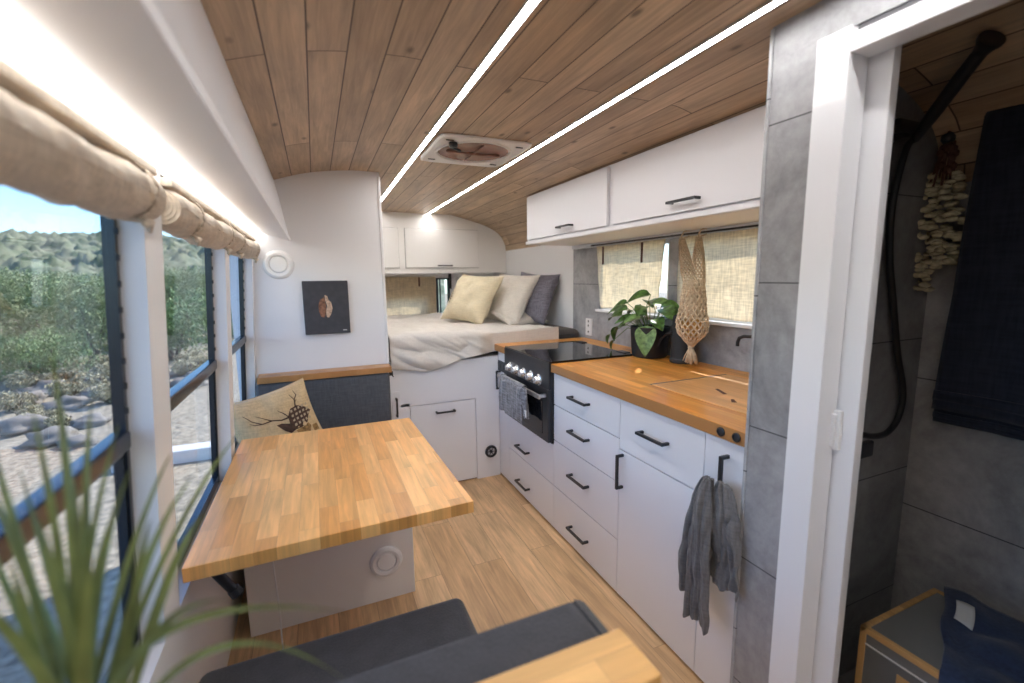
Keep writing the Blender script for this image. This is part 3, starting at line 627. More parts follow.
# macrame net bag
def macrame():
    mx, my, zt = 1.775, 1.775, 1.615
    t = thing('macrame_net',(mx,my,.96),'knotted beige macrame net hanging from the curtain rod','macrame net')
    hooks = [(1.800,1.850),(1.800,1.735)]
    ctr = Vector((1.70,1.690,0))
    prof = [(1.37,.052),(1.30,.062),(1.23,.070),(1.17,.084),(1.12,.078),(1.09,.052),(1.065,.024),(1.05,.012)]
    def rad(z):
        for (a, ra), (b, rb) in zip(prof, prof[1:]):
            if b <= z <= a: return rb+(ra-rb)*(z-b)/(a-b)
        return .012
    # straps from the two loops
    for (hx, hy) in hooks:
        s_ = MB()
        for k in range(11):
            a = 2*PI*k/11; ph = k
            pts = []
            for i in range(14):
                q = i/13; z = 1.585-(1.585-1.36)*q
                side = 1 if hy > 1.8 else -1
                tx = ctr.x+.0; ty = ctr.y+side*.028
                r_ = .013+.020*math.sin(q*PI*.6)
                pts.append((hx-.035+(tx-hx+.035)*q+math.cos(a+q*5)*r_*.8, hy+(ty-hy)*q+math.sin(a+q*5)*r_, z))
            s_.tube(pts,.0042,5)
        s_.build('strap','net',t,smooth=True)
        lp = MB(); lp.tube([(hx-.035+.004*math.cos(a)*0+ .0, hy, 1.585) for a in (0,)]+[(hx-.038,hy,1.60),(hx-.022,hy,1.622),(hx+.008,hy,1.630),(hx+.022,hy,1.618),(hx+.012,hy,1.600),(hx-.02,hy,1.590)],.004,6)
        lp.build('loop','net',t,smooth=True)
    # woven body: two sets of crossing helices, plus an inner knit sleeve above the net
    cr = MB(); n = 16
    for sgn in (1,-1):
        for k in range(n):
            pts = []
            for i in range(26):
                z = 1.37-(1.37-1.05)*i/25; a = 2*PI*k/n+sgn*(i/25)*3.4
                r_ = rad(z)*(1+.05*math.sin(i*2.2+k))
                pts.append((ctr.x+math.cos(a)*r_*.75, ctr.y+math.sin(a)*r_, z))
            cr.tube(pts,.0042,5)
    cr.build('net_body','net',t,smooth=True)
    MB().lathe((ctr.x,ctr.y,0),[(.036,1.375),(.042,1.33),(.049,1.26),(.052,1.20),(.048,1.185)],20).build('inner_sleeve','net',t)
    kn = MB(); 
    for z, r_ in ((1.052,.014),(1.043,.0155),(1.034,.014)): kn.lathe((ctr.x,ctr.y,z),[(r_*.6,-.006),(r_,-.003),(r_,.003),(r_*.6,.006)],14)
    kn.build('knot','net',t,smooth=True)
    ts = MB()
    for k in range(46):
        a = rnd.uniform(0,2*PI); q = math.sqrt(rnd.random()); r0, r1 = .009*q, .040*q; zb = .968+rnd.uniform(-.008,.006)
        ts.tube([(ctr.x+math.cos(a)*r0*.8,ctr.y+math.sin(a)*r0,1.040),(ctr.x+math.cos(a)*r1*.6,ctr.y+math.sin(a)*r1*.75,1.0),(ctr.x+math.cos(a)*r1*.8,ctr.y+math.sin(a)*r1,zb)],.0032,4)
    ts.build('tassel','net',t,smooth=True)
    labs = ['golden onion lowest in the macrame net','golden onion at the left in the macrame net','golden onion at the right in the macrame net']
    for (dx,dy,z,r_), lb_ in zip(((0,0,1.102,.034),(.004,.034,1.158,.034),(-.004,-.034,1.160,.034)), labs):
        on = thing('onion',(ctr.x+dx,ctr.y+dy,z-r_),lb_,'onion','onions in the macrame net')
        MB().ball((ctr.x+dx,ctr.y+dy,z),r_,(1,1,.92),3).build('bulb','onion',on,smooth=True)
        MB().tube([(ctr.x+dx,ctr.y+dy,z+r_*.85),(ctr.x+dx,ctr.y+dy,z+r_*1.2)],[.006,.003],6).build('stem','net',on)
macrame()

# ------------------------------------------------------------------ bed
YB = 2.862
t = thing('bed_cabinet',(.76,YB,0),'white storage cabinet forming the front of the raised bed','cabinet')
MB().box(.394,1.132,YB+.019,3.10,0,.845).build('body','seam',t)
p = MB(); p.box(.394,.5105,YB,YB+.018,0,.60,.0012); p.box(.394,1.132,YB,YB+.018,.582,.86,.0012); p.box(.9595,1.132,YB,YB+.018,0,.583,.0012); p.build('face_frame','white',t)
d = MB().box(.514,.956,YB,YB+.018,.012,.578,.0012).build('door','white',t); handle(d,(.742,YB,.522),'x',(0,-1,0),.13)
d = MB().box(.400,.452,YB-.010,YB,.02,.69,.001).build('side_door','white',t); handle(d,(.425,YB-.010,.592),'z',(0,-1,0),.12)
t = thing('heater_vent',(1.062,YB,.185),'round black air outlet low on the bed cabinet, by the floor corner','vent')
MB().lathe((1.062,YB,.187),[(.030,0),(.044,0),(.044,.010),(.040,.016),(.030,.016),(.028,.004)],28,(0,-1,0)).build('ring','black',t)
vb = MB().lathe((1.062,YB,.187),[(0,.012),(.010,.012),(.012,.002)],16,(0,-1,0))
for k in range(6): 
    a = k*PI/3; vb.tube([(1.062+.010*math.cos(a),YB-.009,.187+.010*math.sin(a)),(1.062+.031*math.cos(a),YB-.009,.187+.031*math.sin(a))],.0025,5)
vb.build('spokes','dsteel',t)
t = thing('mattress',(.8,3.8,.86),'dark brown mattress corner uncovered by the sheet next to the worktop','mattress')
MB().box(-.28,1.835,2.925,4.74,.862,1.005,.045,5).build('core','mattress',t)
MB().tube([(1.60,2.92,.965),(1.70,2.918,.972),(1.79,2.93,.965),(1.83,2.97,.965)],.004,6).build('piping','charl',t)
MB().box(-.33,1.84,2.90,4.76,.80,.86).build('base_board','white',t)
# sheet
def sheetf(u, v):
    x = .402+(1.63-.402)*u
    front = 2.885
    zt = 1.022
    lowz = .850+.018*math.sin(x*9)-.035*math.exp(-((x-.66)/.13)**2)+.07*max(0,min(1,(x-.86)/.35))-.05*max(0,min(1,(x-1.15)/.1))
    if v < .62:
        q = max(0,min(1,(x-.98)/.14)); fr = front+.05*q*q*(3-2*q); y = 4.70-(4.70-fr)*(v/.62); z = zt-.02*max(0,(x-1.52)/.11)**2
        wr = mn.noise(Vector((x*3.3,y*3.3,.4)))*.020+abs(mn.noise(Vector((x*2+y*6,y*3-x*7,4))))*.016+abs(mn.noise(Vector((x*5,y*4,2.2))))*.030*math.exp(-((x-.5)/.55)**2)
        z += wr+.035*math.exp(-((x-.55)/.35)**2-((y-3.15)/.3)**2)
    else:
        k = (v-.62)/.38; a = min(1,k/.22)*PI/2; z = zt-.035*(1-math.cos(a)); y = front-.035*math.sin(a)
        if k > .22: z = zt-.035-(zt-.035-lowz)*(k-.22)/.78
        z += abs(mn.noise(Vector((x*5,front*4,2.2))))*.030*math.exp(-((x-.5)/.55)**2)*(1-k)+mn.noise(Vector((x*3.3,front*3.3,.4)))*.020*(1-k)+.03*math.exp(-((x-.55)/.35)**2)*(1-k)
        fold = mn.noise(Vector((x*5+z*7,z*4-x*2,7)))*.075+abs(mn.noise(Vector((x*8+z*12,z*3,3))))*.035
        y -= abs(fold)*min(1,k*2.2)
        q = max(0,min(1,(x-.98)/.14)); q = q*q*(3-2*q); y = y*(1-q)+max(y, front+.026-.006*k)*q
    return Vector((x, y, z))
o = MB().grid(sheetf, 130, 110).build('bed_sheet','sheet',smooth=True,solid=.004); tag(o,'rumpled pale linen sheet hanging over the front of the bed','bed sheet')

def pillow_fn(B, U, V, w, h, th, seed, pinch=.55):
    U = Vector(U).normalized(); V = Vector(V); V = (V-U*V.dot(U)).normalized(); Nn = U.cross(V); B = Vector(B)
    def f(a, b, side):
        # a,b in 0..1
        e = 2*a-1; g_ = 2*b-1
        pr = max(0,(1-abs(e)**2.6))*max(0,(1-abs(g_)**2.6))
        k = pr**.5
        sx = e*(1-.09*(1-g_*g_)*abs(e)); sy = g_*(1-.09*(1-e*e)*abs(g_))
        p = B+U*(sx*w/2)+V*(h/2+sy*h/2)
        wr = mn.noise(Vector((a*4,b*4,seed)))*.018+mn.noise(Vector((a*11,b*8,seed+5)))*.008
        return p+Nn*side*(th/2*k+wr*min(1,k*2)*1.0+.0015)
    return f
def pillow(name, mat, B, U, V, w, h, th, seed, label, cat='pillow', group=None, parent=None, n=30):
    f = pillow_fn(B,U,V,w,h,th,seed)
    m = MB(); bm = m.bm; G = {}
    for sd in (1,-1):
        for i in range(n+1):
            for j in range(n+1):
                if sd == -1 and (i in (0,n) or j in (0,n)): G[sd,i,j] = G[1,i,j]
                else: G[sd,i,j] = bm.verts.new(f(i/n,j/n,sd))
        for i in range(n):
            for j in range(n): bm.faces.new((G[sd,i,j],G[sd,i+1,j],G[sd,i+1,j+1],G[sd,i,j+1]))
    t = thing(name, B, label, cat, group)
    m.build('cushion_cover', mat, t, smooth=True)
    n2 = 20; pts = []
    for i in range(n2): pts.append(f(i/n2,0,1))
    for i in range(n2): pts.append(f(1,i/n2,1))
    for i in range(n2): pts.append(f(1-i/n2,1,1))
    for i in range(n2+1): pts.append(f(0,1-i/n2,1))
    MB().tube(pts,.003,6,cap=False).build('seam_piping', mat, t, smooth=True)
    return t, f
g = 'pillows leaning at the head of the bed'
pillow('bed_pillow','pgrey',(1.615,3.47,1.03),(.25,-1,-.06),(.40,.0,1),.50,.43,.15,3,'crumpled dark grey pillow nearest the wall, behind the beige one',group=g)
pillow('bed_pillow','pbei',(1.385,3.53,1.03),(.36,-1,-.04),(.70,.0,1),.50,.47,.17,6,'plain beige pillow in the middle of the row on the bed',group=g)
t, f = pillow('bed_pillow','pyel',(1.09,3.62,1.035),(.42,-1,-.05),(.74,-.05,1),.52,.46,.18,9,'cream pillow with dark writing along one edge, frontmost on the bed',group=g)
# dark marks on the front pillow (left part of its visible face)
U_ = Vector((.42,-1,0)).normalized(); sgn = 1 if (f(.5,.5,1)-CAM).length < (f(.5,.5,-1)-CAM).length else -1
mk = MB()
def on_pillow(mb, f, poly, sgn, off=.0025, sub=1):
    c = (sum(p[0] for p in poly)/len(poly), sum(p[1] for p in poly)/len(poly))
    def P(a, b):
        q = f(a,b,sgn); e = 1e-3; nrm = (f(a+e,b,sgn)-q).cross(f(a,b+e,sgn)-q).normalized()
        m_ = f(.5,.5,0)
        if nrm.dot(f(.5,.5,sgn)-m_) < 0: nrm = -nrm
        return q+nrm*off
    cv_ = mb.bm.verts.new(P(*c)); K = 3; rings = []
    for r_ in range(1, K+1): rings.append([mb.bm.verts.new(P(c[0]+(p[0]-c[0])*r_/K, c[1]+(p[1]-c[1])*r_/K)) for p in poly])
    n = len(poly)
    for k in range(n):
        mb.bm.faces.new((cv_, rings[0][k], rings[0][(k+1)%n]))
        for a, b in zip(rings, rings[1:]): mb.bm.faces.new((a[k],b[k],b[(k+1)%n],a[(k+1)%n]))
def stroke(mb, f, pts, w_, sgn, off=.003):
    """thin printed line with width tapering to the tip, in pillow uv"""
    fine = []
    for (a, b) in zip(pts, pts[1:]):
        for k in range(5): fine.append((a[0]+(b[0]-a[0])*k/5, a[1]+(b[1]-a[1])*k/5))
    fine.append(pts[-1]); n = len(fine)
    V_ = []
    for i, p in enumerate(fine):
        q = fine[min(i+1,n-1)]; o_ = fine[max(i-1,0)]; dx, dy = q[0]-o_[0], q[1]-o_[1]; l_ = math.hypot(dx,dy) or 1
        ww = w_*(1-.75*i/n); row = []
        for s_ in (-1,1):
            a, b = p[0]-dy/l_*ww*s_, p[1]+dx/l_*ww*s_; c0 = f(a,b,sgn); m_ = f(a,b,-sgn); row.append(mb.bm.verts.new(c0+(c0-m_).normalized()*off))
        V_.append(row)
    for a, b in zip(V_, V_[1:]): mb.bm.faces.new((a[0],a[1],b[1],b[0]))
uleft = .14
for i in range(7): on_pillow(mk, f, [(uleft+.008*(i%2),.30+i*.055),(uleft+.035,.30+i*.055),(uleft+.03,.335+i*.055),(uleft,.33+i*.055)], sgn)
mk.build('dark_lettering','dbrown',t)
pillow('bed_pillow','pbei',(1.60,3.33,1.02),(1,.25,0),(.15,1,.30),.42,.30,.11,12,'small beige pillow lying flat underneath the dark grey one',group=g)

# ------------------------------------------------------------------ wall things on the wardrobe side
t = thing('canvas_picture',(.052,2.83,1.09),'small dark canvas with a copper coloured figure, on the white wall','picture')
MB().box(-.066,.176,2.806,2.829,1.088,1.392,.003).build('canvas','picbg',t)
def blob(mb, pts, y, th=.002):
    mb.prism(pts,'y',y-th,y)
def oval(cx_, cz_, rx, rz, n=14, rot=0): return [(cx_+rx*math.cos(a)*math.cos(rot)-rz*math.sin(a)*math.sin(rot), cz_+rx*math.cos(a)*math.sin(rot)+rz*math.sin(a)*math.cos(rot)) for a in [2*PI*k/n for k in range(n)]]
m_ = MB(); blob(m_, [(.045,1.300),(.022,1.285),(.012,1.255),(.013,1.215),(.022,1.190),(.038,1.182),(.048,1.20),(.052,1.25)],2.8058); m_.build('painted_figure','picf1',t)
m_ = MB(); blob(m_, [(.048,1.312),(.062,1.305),(.066,1.285),(.080,1.270),(.086,1.235),(.078,1.205),(.064,1.182),(.052,1.186),(.050,1.22),(.058,1.25),(.050,1.28)],2.8056); m_.build('painted_highlight','picf2',t)
m_ = MB(); blob(m_, [(.136,1.104),(.157,1.104),(.157,1.109),(.136,1.110)],2.8056); m_.build('signature','label',t)
def disc_vent(c, r_, axis, label, cat, dark='vent'):
    t = thing('round_vent', c, label, cat, 'round white air vents')
    MB().lathe(c,[(r_*.60,.003),(r_*.64,.012),(r_*.80,.014),(r_*.95,.008),(r_,0)],40,axis).build('ring','vent',t)
    MB().lathe(c,[(0,.009),(r_*.50,.009),(r_*.56,.004),(r_*.6,.002)],36,axis).build('centre_disc',dark,t)
    return t
disc_vent((-.176,2.829,1.484),.079,(0,-1,0),'round white vent high on the wardrobe wall beside the picture','vent')
# ------------------------------------------------------------------ far bench
t = thing('bench_seat',(0,1.89,0),'white boxed dinette bench beyond the table with dark backrest','bench','dinette benches')
MB().box(-.325,.325,1.890,2.815,0,.42,.003).build('base_box','cream',t)
MB().box(-.330,.345,1.885,2.74,.421,.50,.025,4).build('seat_cushion','char',t)
MB().box(-.328,.376,2.715,2.79,.50,.845,.018,4).build('backrest','charf',t)
MB().box(-.318,.388,2.710,2.8285,.847,.882,.003).build('wooden_cap','trimwood',t)
t2 = disc_vent((.205,1.889,.182),.070,(0,-1,0),'round white vent low on the bench box underneath the table','vent')
t = thing('side_latch',(.392,2.79,.80),'tiny black latch at the end of the far bench cap','latch')
MB().box(.378,.402,2.765,2.785,.815,.843,.003).build('latch_body','black',t)
MB().tube([(.395,2.775,.82),(.402,2.760,.81)],.004,6).build('latch_pin','black',t)
# deer cushion
t, f = pillow('throw_cushion','deer',(-.152,2.38,.505),(.88,.42,.16),(-.08,.42,1),.40,.385,.12,21,'tan cushion printed with an antlered animal, leaning by the window','cushion')
sgn = 1 if (f(.5,.5,1)-CAM).length < (f(.5,.5,-1)-CAM).length else -1
flip = f(0,.5,1)[0] > f(1,.5,1)[0]
X = (lambda a: 1-a) if flip else (lambda a: a)
def PL(mb, pts, off=.0025): on_pillow(mb, f, [(X(a),b) for a,b in pts], sgn, off)
m_ = MB(); PL(m_, [(.58,.46),(.60,.58),(.66,.66),(.76,.68),(.86,.62),(.92,.56),(.86,.50),(.80,.42),(.70,.38),(.62,.38)]); PL(m_, [(.44,.52),(.50,.52),(.60,.47),(.62,.38),(.56,.36),(.50,.42)]); m_.build('animal_print','dbrown',t)
m_ = MB()
for i in range(5):
    for j in range(4):
        a, b = .625+i*.055+j*.006, .42+j*.062+i*.008; PL(m_, [(a,b),(a+.030,b+.006),(a+.034,b+.036),(a+.004,b+.032)], .004)
m_.build('scale_print','dlight',t)
m_ = MB(); PL(m_, [(.62,.37),(.72,.38),(.80,.41),(.84,.36),(.78,.26),(.66,.25)], .0028); PL(m_, [(.86,.36),(.93,.37),(.94,.28),(.86,.27)], .0028); m_.build('ruff_print','dtan',t)
m_ = MB()
for pts, w_ in (([(.62,.56),(.52,.56),(.42,.60),(.30,.60),(.20,.68),(.14,.78)],.011),([(.42,.60),(.34,.66),(.27,.72)],.007),([(.30,.60),(.22,.62),(.17,.66)],.006),([(.60,.57),(.56,.64),(.51,.70)],.007),([(.74,.67),(.76,.76),(.73,.86)],.011),([(.76,.76),(.81,.82),(.80,.90)],.008),([(.75,.72),(.79,.76)],.006)):
    stroke(m_, f, [(X(a),b) for a,b in pts], w_, sgn)
m_.build('antler_print','dbrown',t)

# ------------------------------------------------------------------ table
t = thing('dinette_table',(.02,1.70,.68),'thick butcher-block table fixed to the window wall between the benches','table')
bm_ = MB(); bm_.prism([(-.338,1.225),(.405,1.250),(.385,2.185),(-.335,2.185)],'z',.682,.72,.003); bm_.build('tabletop','table',t)
MB().tube([(-.325,1.335,.680),(-.300,1.345,.63),(-.258,1.350,.552)],.013,12).build('folding_strut','black',t)
MB().lathe((-.262,1.35,.560),[(0,0),(.016,0),(.017,.02),(0,.022)],14,(.55,.05,-1)).build('strut_cap','black',t)
MB().box(-.337,-.10,1.290,1.312,.664,.681,.002).box(-.337,-.10,2.05,2.072,.664,.681,.002).build('bracket','black',t)
o = MB().tube([(-.20,1.62,.662),(-.202,1.66,.60),(-.200,1.69,.50),(-.205,1.72,.40),(-.20,1.74,.20),(-.202,1.75,.012)],.0028,6).build('power_cord','plastic'); tag(o,'thin white cord hanging down beneath the table','cord')
# ------------------------------------------------------------------ near bench
t = thing('bench_seat',(0,.9,0),'near dinette bench with charcoal cushions and a thick pale wood cap','bench','dinette benches')
MB().box(-.325,.315,.60,1.16,0,.365,.003).build('base_box','cream',t)
def rr(x0,x1,y0,y1,r_,n=6):
    P = []
    for (cx_,cy_,a0) in ((x1-r_,y1-r_,0),(x0+r_,y1-r_,PI/2),(x0+r_,y0+r_,PI),(x1-r_,y0+r_,1.5*PI)):
        for k in range(n+1): a = a0+PI/2*k/n; P.append((cx_+r_*math.cos(a), cy_+r_*math.sin(a)))
    return P
MB().box(-.332,.355,.605,1.245,.366,.432,.028,5).build('seat_cushion','char',t)
T_ = lambda c: Vector((c.x, c.y+ (c.z-.86)*-.10, c.z))
bb = MB(); bb.prism([(-.335,.434),(.405,.434),(.405,.79),(.398,.835),(.380,.855),(.355,.862),(-.335,.862)],'y',.500,.600,.014)
for v in bb.bm.verts: v.co = T_(v.co)
bb.build('backrest','charl',t)
MB().box(-.335,.383,.404,.494,.846,.884,.004).build('wooden_cap','capwood',t)
MB().box(-.335,.36,.43,.485,0,.845).build('back_panel','cream',t)

# ------------------------------------------------------------------ roman-style rolled blinds
def rolled(y0, y1, seed, label):
    t = thing('rolled_blind',(-.29,(y0+y1)/2,1.50),label,'blind','rolled linen blinds')
    zc_, r0 = 1.562, .048
    xc = xin(zc_)-.002
    def f(u, v):
        y = y0+(y1-y0)*u; a = 2*PI*v
        r_ = r0*(1+.10*mn.noise(Vector((y*9,math.cos(a)*1.2,math.sin(a)*1.2+seed)))+.10*mn.noise(Vector((y*20+a,seed,2))))
        e = min(u,1-u)*(y1-y0)
        ty = min(abs(y-(y1-.11)),abs(y-(y0+.16)))
        r_ *= 1-.16*math.exp(-(ty/.012)**2)
        r_ *= min(1,(.78+e*8))
        return Vector((xc+math.cos(a)*r_*.92, y, zc_+math.sin(a)*r_-.012*math.sin(u*PI)))
    m = MB(); m.grid(f, 90, 26)
    for uu in (0,1):
        c = m.bm.verts.new((xc, y0 if uu == 0 else y1, zc_)); m.bm.verts.ensure_lookup_table()
    m.build('linen_roll','linen',t,smooth=True)
    for uu in (y0+.001,y1-.001):
        sp_ = []; 
        for k in range(60): a = k*.42; r_ = .004+.036*k/60; sp_.append((xc+math.cos(a)*r_*.9, uu, zc_+math.sin(a)*r_))
        MB().tube(sp_,.0022,5).build('roll_spiral','linen',t,smooth=True)
        MB().lathe((xc,uu,zc_),[(0,.0),(.036,0)],24,(0,1,0)).build('roll_end','linen',t,smooth=True)
    MB().box(xin(1.6)-.008,xin(1.6)+.022,y0,y1,1.606,1.624,.003).build('top_rail','linen',t)
    for yy in (y1-.11,y0+.16):
        rp = [(xc+math.cos(a)*.050,yy,zc_+math.sin(a)*.050) for a in [PI*.55-k*PI*1.25/12 for k in range(13)]]
        ti = MB(); 
        for q in range(len(rp)-1):
            a, b = Vector(rp[q]), Vector(rp[q+1]); w_ = Vector((0,.009,0)); v4 = [ti.bm.verts.new(x_) for x_ in (a-w_,a+w_,b+w_,b-w_)]; ti.bm.faces.new(v4)
        ti.tube([(xc+.015,yy,zc_-.047),(xc+.028,yy+.014,zc_-.058),(xc+.022,yy+.028,zc_-.070)],[.007,.008,.005],6,flatz=.4)
        ti.tube([(xc+.015,yy,zc_-.047),(xc+.036,yy-.012,zc_-.056),(xc+.030,yy-.024,zc_-.064)],[.007,.008,.005],6,flatz=.4)
        ti.build('tie','linen',t,smooth=True,solid=.002)
    return t
rolled(.225,1.135,1,'rolled linen blind above the nearest side window')
rolled(1.240,1.985,4,'rolled linen blind above the middle side window')
rolled(2.00,2.80,8,'rolled linen blind above the farthest side window')

# ------------------------------------------------------------------ bathroom
struct(MB().box(1.10,1.85,-.9,.83,0.0,.012).build('floor_bathroom','bathfloor'))
t = thing('shower_set',(1.56,.83,1.75),'black hand shower in a wall bracket with a looped black hose','shower')
MB().box(1.505,1.605,.780,.829,1.785,1.822,.006).lathe((1.545,.829,1.795),[(0,.045),(.020,.045),(.024,.03),(.028,0)],20,(0,-1,0)).build('wall_bracket','black',t)
MB().tube([(1.600,.788,1.775),(1.588,.770,1.793),(1.553,.720,1.832),(1.510,.660,1.880),(1.480,.612,1.918)],[.012,.015,.017,.017,.016],14).build('hand_grip','black',t)
MB().lathe((1.480,.612,1.918),[(.016,-.01),(.020,.006),(.027,.018),(.027,.026),(0,.027)],20,(-.42,-.66,.45)).build('shower_head','black',t)
hp = [(1.600,.790,1.775),(1.575,.795,1.745),(1.548,.80,1.60),(1.560,.80,1.45),(1.600,.80,1.32),(1.655,.80,1.15),(1.700,.80,1.05),(1.712,.80,.985),(1.690,.80,.925),(1.640,.80,.893),(1.570,.80,.893),(1.50,.80,.91),(1.45,.81,.91)]
sm = []
for i in range(len(hp)-1):
    p0 = Vector(hp[max(i-1,0)]); p1 = Vector(hp[i]); p2 = Vector(hp[i+1]); p3 = Vector(hp[min(i+2,len(hp)-1)])
    for k in range(6):
        q = k/6; sm.append(.5*((2*p1)+(-p0+p2)*q+(2*p0-5*p1+4*p2-p3)*q*q+(-p0+3*p1-3*p2+p3)*q**3))
MB().tube(sm,.0095,12).build('hose','hose',t,smooth=True)
t = thing('mixer_tap',(1.45,.80,.86),'small black mixer knob half hidden behind the white sliding door','tap')
MB().lathe((1.43,.829,.90),[(0,.05),(.026,.05),(.030,.02),(.034,0)],20,(0,-1,0)).build('body','black',t)
MB().box(1.42,1.53,.772,.790,.845,.895,.006).build('lever','black',t)
# towel rail and towels
t = thing('towel_rail',(1.80,.5,1.84),'thin metal rail on the outer bathroom wall holding the navy towel','rail')
MB().tube([(1.795,.845,1.832),(1.795,.20,1.832)],.006,10).build('bar','steel',t)
for y in (.80,.24): MB().tube([(1.849,y,1.832),(1.795,y,1.832)],.007,8).build('mount','dsteel',t)
MB().lathe((1.788,.800,1.815),[(0,.0),(.014,.004),(.018,.016),(.014,.028),(0,.03)],14,(0,-.3,-1)).build('hook_knob','black',t)
def big_towel(name, mat, xo, ya, yb, zt, zb, seed, label, slant=0):
    t = thing(name,(xo,(ya+yb)/2,zb),label,'towel','navy towels on the rail')
    def f(u, v):
        y = ya+(yb-ya)*u; 
        if v < .85: z = zb+(zt-zb)*(v/.85); x = xo-.026
        elif v < .92: a = (v-.85)/.07*PI; z = zt+.012*math.sin(a); x = xo-.026*math.cos(a)*1
        else: z = zt-(v-.92)*2.5; x = xo+.018
        y += slant*(zt-z)
        x -= (abs(mn.noise(Vector((u*3,z*1.5,seed))))*.025+.006*math.sin(u*11+seed)) if v < .85 else 0
        return Vector((x,y,z))
    MB().grid(f, 30, 50).build('towel_cloth',mat,t,smooth=True,solid=.007)
    def h_(u, v): p = f(u, .03+.03*v); return Vector((p.x-.006,p.y,p.z))
    MB().grid(h_, 30, 3).build('hem_band',mat,t,smooth=True,solid=.004)
big_towel('bath_towel','navy',1.795,.205,.705,1.840,.975,3,'large navy bath towel hanging on the bathroom rail',slant=.045)
big_towel('bath_towel','navy',1.825,.30,.740,1.36,.93,8,'second dark towel hanging lower, behind the large navy one',slant=.02)
# dried petal bunch
t = thing('dried_garland',(1.79,.80,1.36),'string bunch of pale dried seed pods hanging in the shower corner','garland')
tg = MB()
for k in range(9):
    a = k*.7; tg.tube([(1.792,.795,1.828),(1.792+.014*math.cos(a),.795+.014*math.sin(a),1.76),(1.79+.022*math.cos(a),.80+.03*math.sin(a),1.66)],.003,5)
for k in range(16):
    a = rnd.uniform(0,6.3); tg.ball((1.792+.018*math.cos(a),.795+.02*math.sin(a),1.70+rnd.uniform(0,.09)),.009,(1,1,1.4),1)
tg.build('twig_stems','twig',t)
pm = MB()
for (yo, ztop, zbot, nn) in ((.828,1.70,1.345,38),(.770,1.69,1.42,34)):
    for k in range(nn):
        q = k/(nn-1); z = ztop-(ztop-zbot)*q; rr_ = .012+.026*math.sin(min(1,q*1.2)*PI*.8)
        for s_ in range(2):
            a = rnd.uniform(0,6.3); yy = yo-.004*q; pm.ball((1.790+math.cos(a)*rr_*.7, yy+math.sin(a)*rr_*.8, z+rnd.uniform(-.006,.006)),rnd.uniform(.012,.018),(1,1,.55),2,.3,k)
pm.build('seed_pods','shell',t,smooth=True)
# crate / stool box with cloth
t = thing('storage_box',(1.58,.42,0),'grey box with pale wooden edges standing on the bathroom floor','box')
x0,x1,y0_,y1_,zt = 1.345,1.72,.05,.668,.42
MB().box(x0+.004,x1-.004,y0_+.004,y1_-.004,.014,zt-.003).build('panel_body','cgrey',t)
e = MB(); q = .016
for (xa,ya) in ((x0,y0_),(x0,y1_-q),(x1-q,y0_),(x1-q,y1_-q)): e.box(xa,xa+q,ya,ya+q,.013,zt,.002)
for z in (.013,zt-q):
    e.box(x0,x0+q,y0_,y1_,z,z+q,.002).box(x1-q,x1,y0_,y1_,z,z+q,.002).box(x0,x1,y0_,y0_+q,z,z+q,.002).box(x0,x1,y1_-q,y1_,z,z+q,.002)
e.build('wooden_edging','cwood',t)
MB().box(x0-.0005,x0+.004,y0_+q,y1_-q,.372,.375).build('lid_seam','label',t)
MB().box(x0+.0015,x0+.0042,.485,.575,.300,.345,.001).build('hand_hole','cwood',t)
def clf(u, v):
    # cloth thrown over the box top and hanging down the aisle side
    if v < .70: x = 1.73-(1.73-1.345)*(v/.70); z = zt+.010+abs(mn.noise(Vector((u*4,v*4,1))))*.030+.008*math.sin(u*9+v*5)**2
    else:
        k = (v-.70)/.30; z = zt+.012-.26*k; x = 1.337-.012*math.sin(k*3)-abs(mn.noise(Vector((u*5,k*3,4))))*.02
    ys = .485+.42*max(0,x-1.345)-.05*max(0,(v-.7)/.3)+mn.noise(Vector((v*4,2,7)))*.02
    return Vector((x, ys-.40*u, z))
t = thing('folded_cloth',(1.55,.35,zt),'dark blue cloth with a white label thrown over the grey box','cloth')
MB().grid(clf, 40, 50).build('cloth','navy2',t,smooth=True,solid=.008)
def lbf(u, v): 
    p = clf(.06+.10*u,.13+.16*v); return p+Vector((-.001,0,.0075))
MB().grid(lbf, 6, 6).build('label_patch','label',t,smooth=True,solid=.001)

# ------------------------------------------------------------------ foreground grass plant
t = thing('spiky_plant',(-.20,.445,.885),'out-of-focus spiky green plant in the near left corner','plant')
MB().lathe((-.20,.445,.885),[(0,0),(.034,0),(.036,.005),(.040,.135),(.042,.138),(.037,.138),(.035,.125),(0,.125)],28).build('pot','pot',t)
def pix(u, v, dist):
    d = (fw+rt*((u-512)/F)+dn*((v-341.5)/F)).normalized(); return CAM+d*dist
root = Vector((-.197,.440,1.015))
blades = [ # tip, distance, width, bow
 (52,355,.62,.011,.03),(92,395,.60,.010,.03),(118,425,.58,.008,.02),(-15,420,.58,.010,.03),(20,470,.60,.011,.02),(190,480,.58,.010,.06),(240,432,.66,.008,.06),(205,512,.55,.012,.07),
 (345,612,.50,.012,.015),(-30,500,.55,.012,.04),(60,450,.56,.012,.02),(130,470,.55,.010,.04),(150,520,.52,.010,.05),(-40,590,.50,.012,.05),(345,680,.52,.009,.08),(30,400,.52,.009,.02),
 (75,480,.50,.013,.02),(110,520,.50,.012,.04),(-20,460,.66,.010,.03),(170,455,.62,.008,.05),(40,520,.5,.014,.02),(90,560,.48,.014,.03),(10,560,.50,.012,.03),(230,600,.48,.010,.08)]
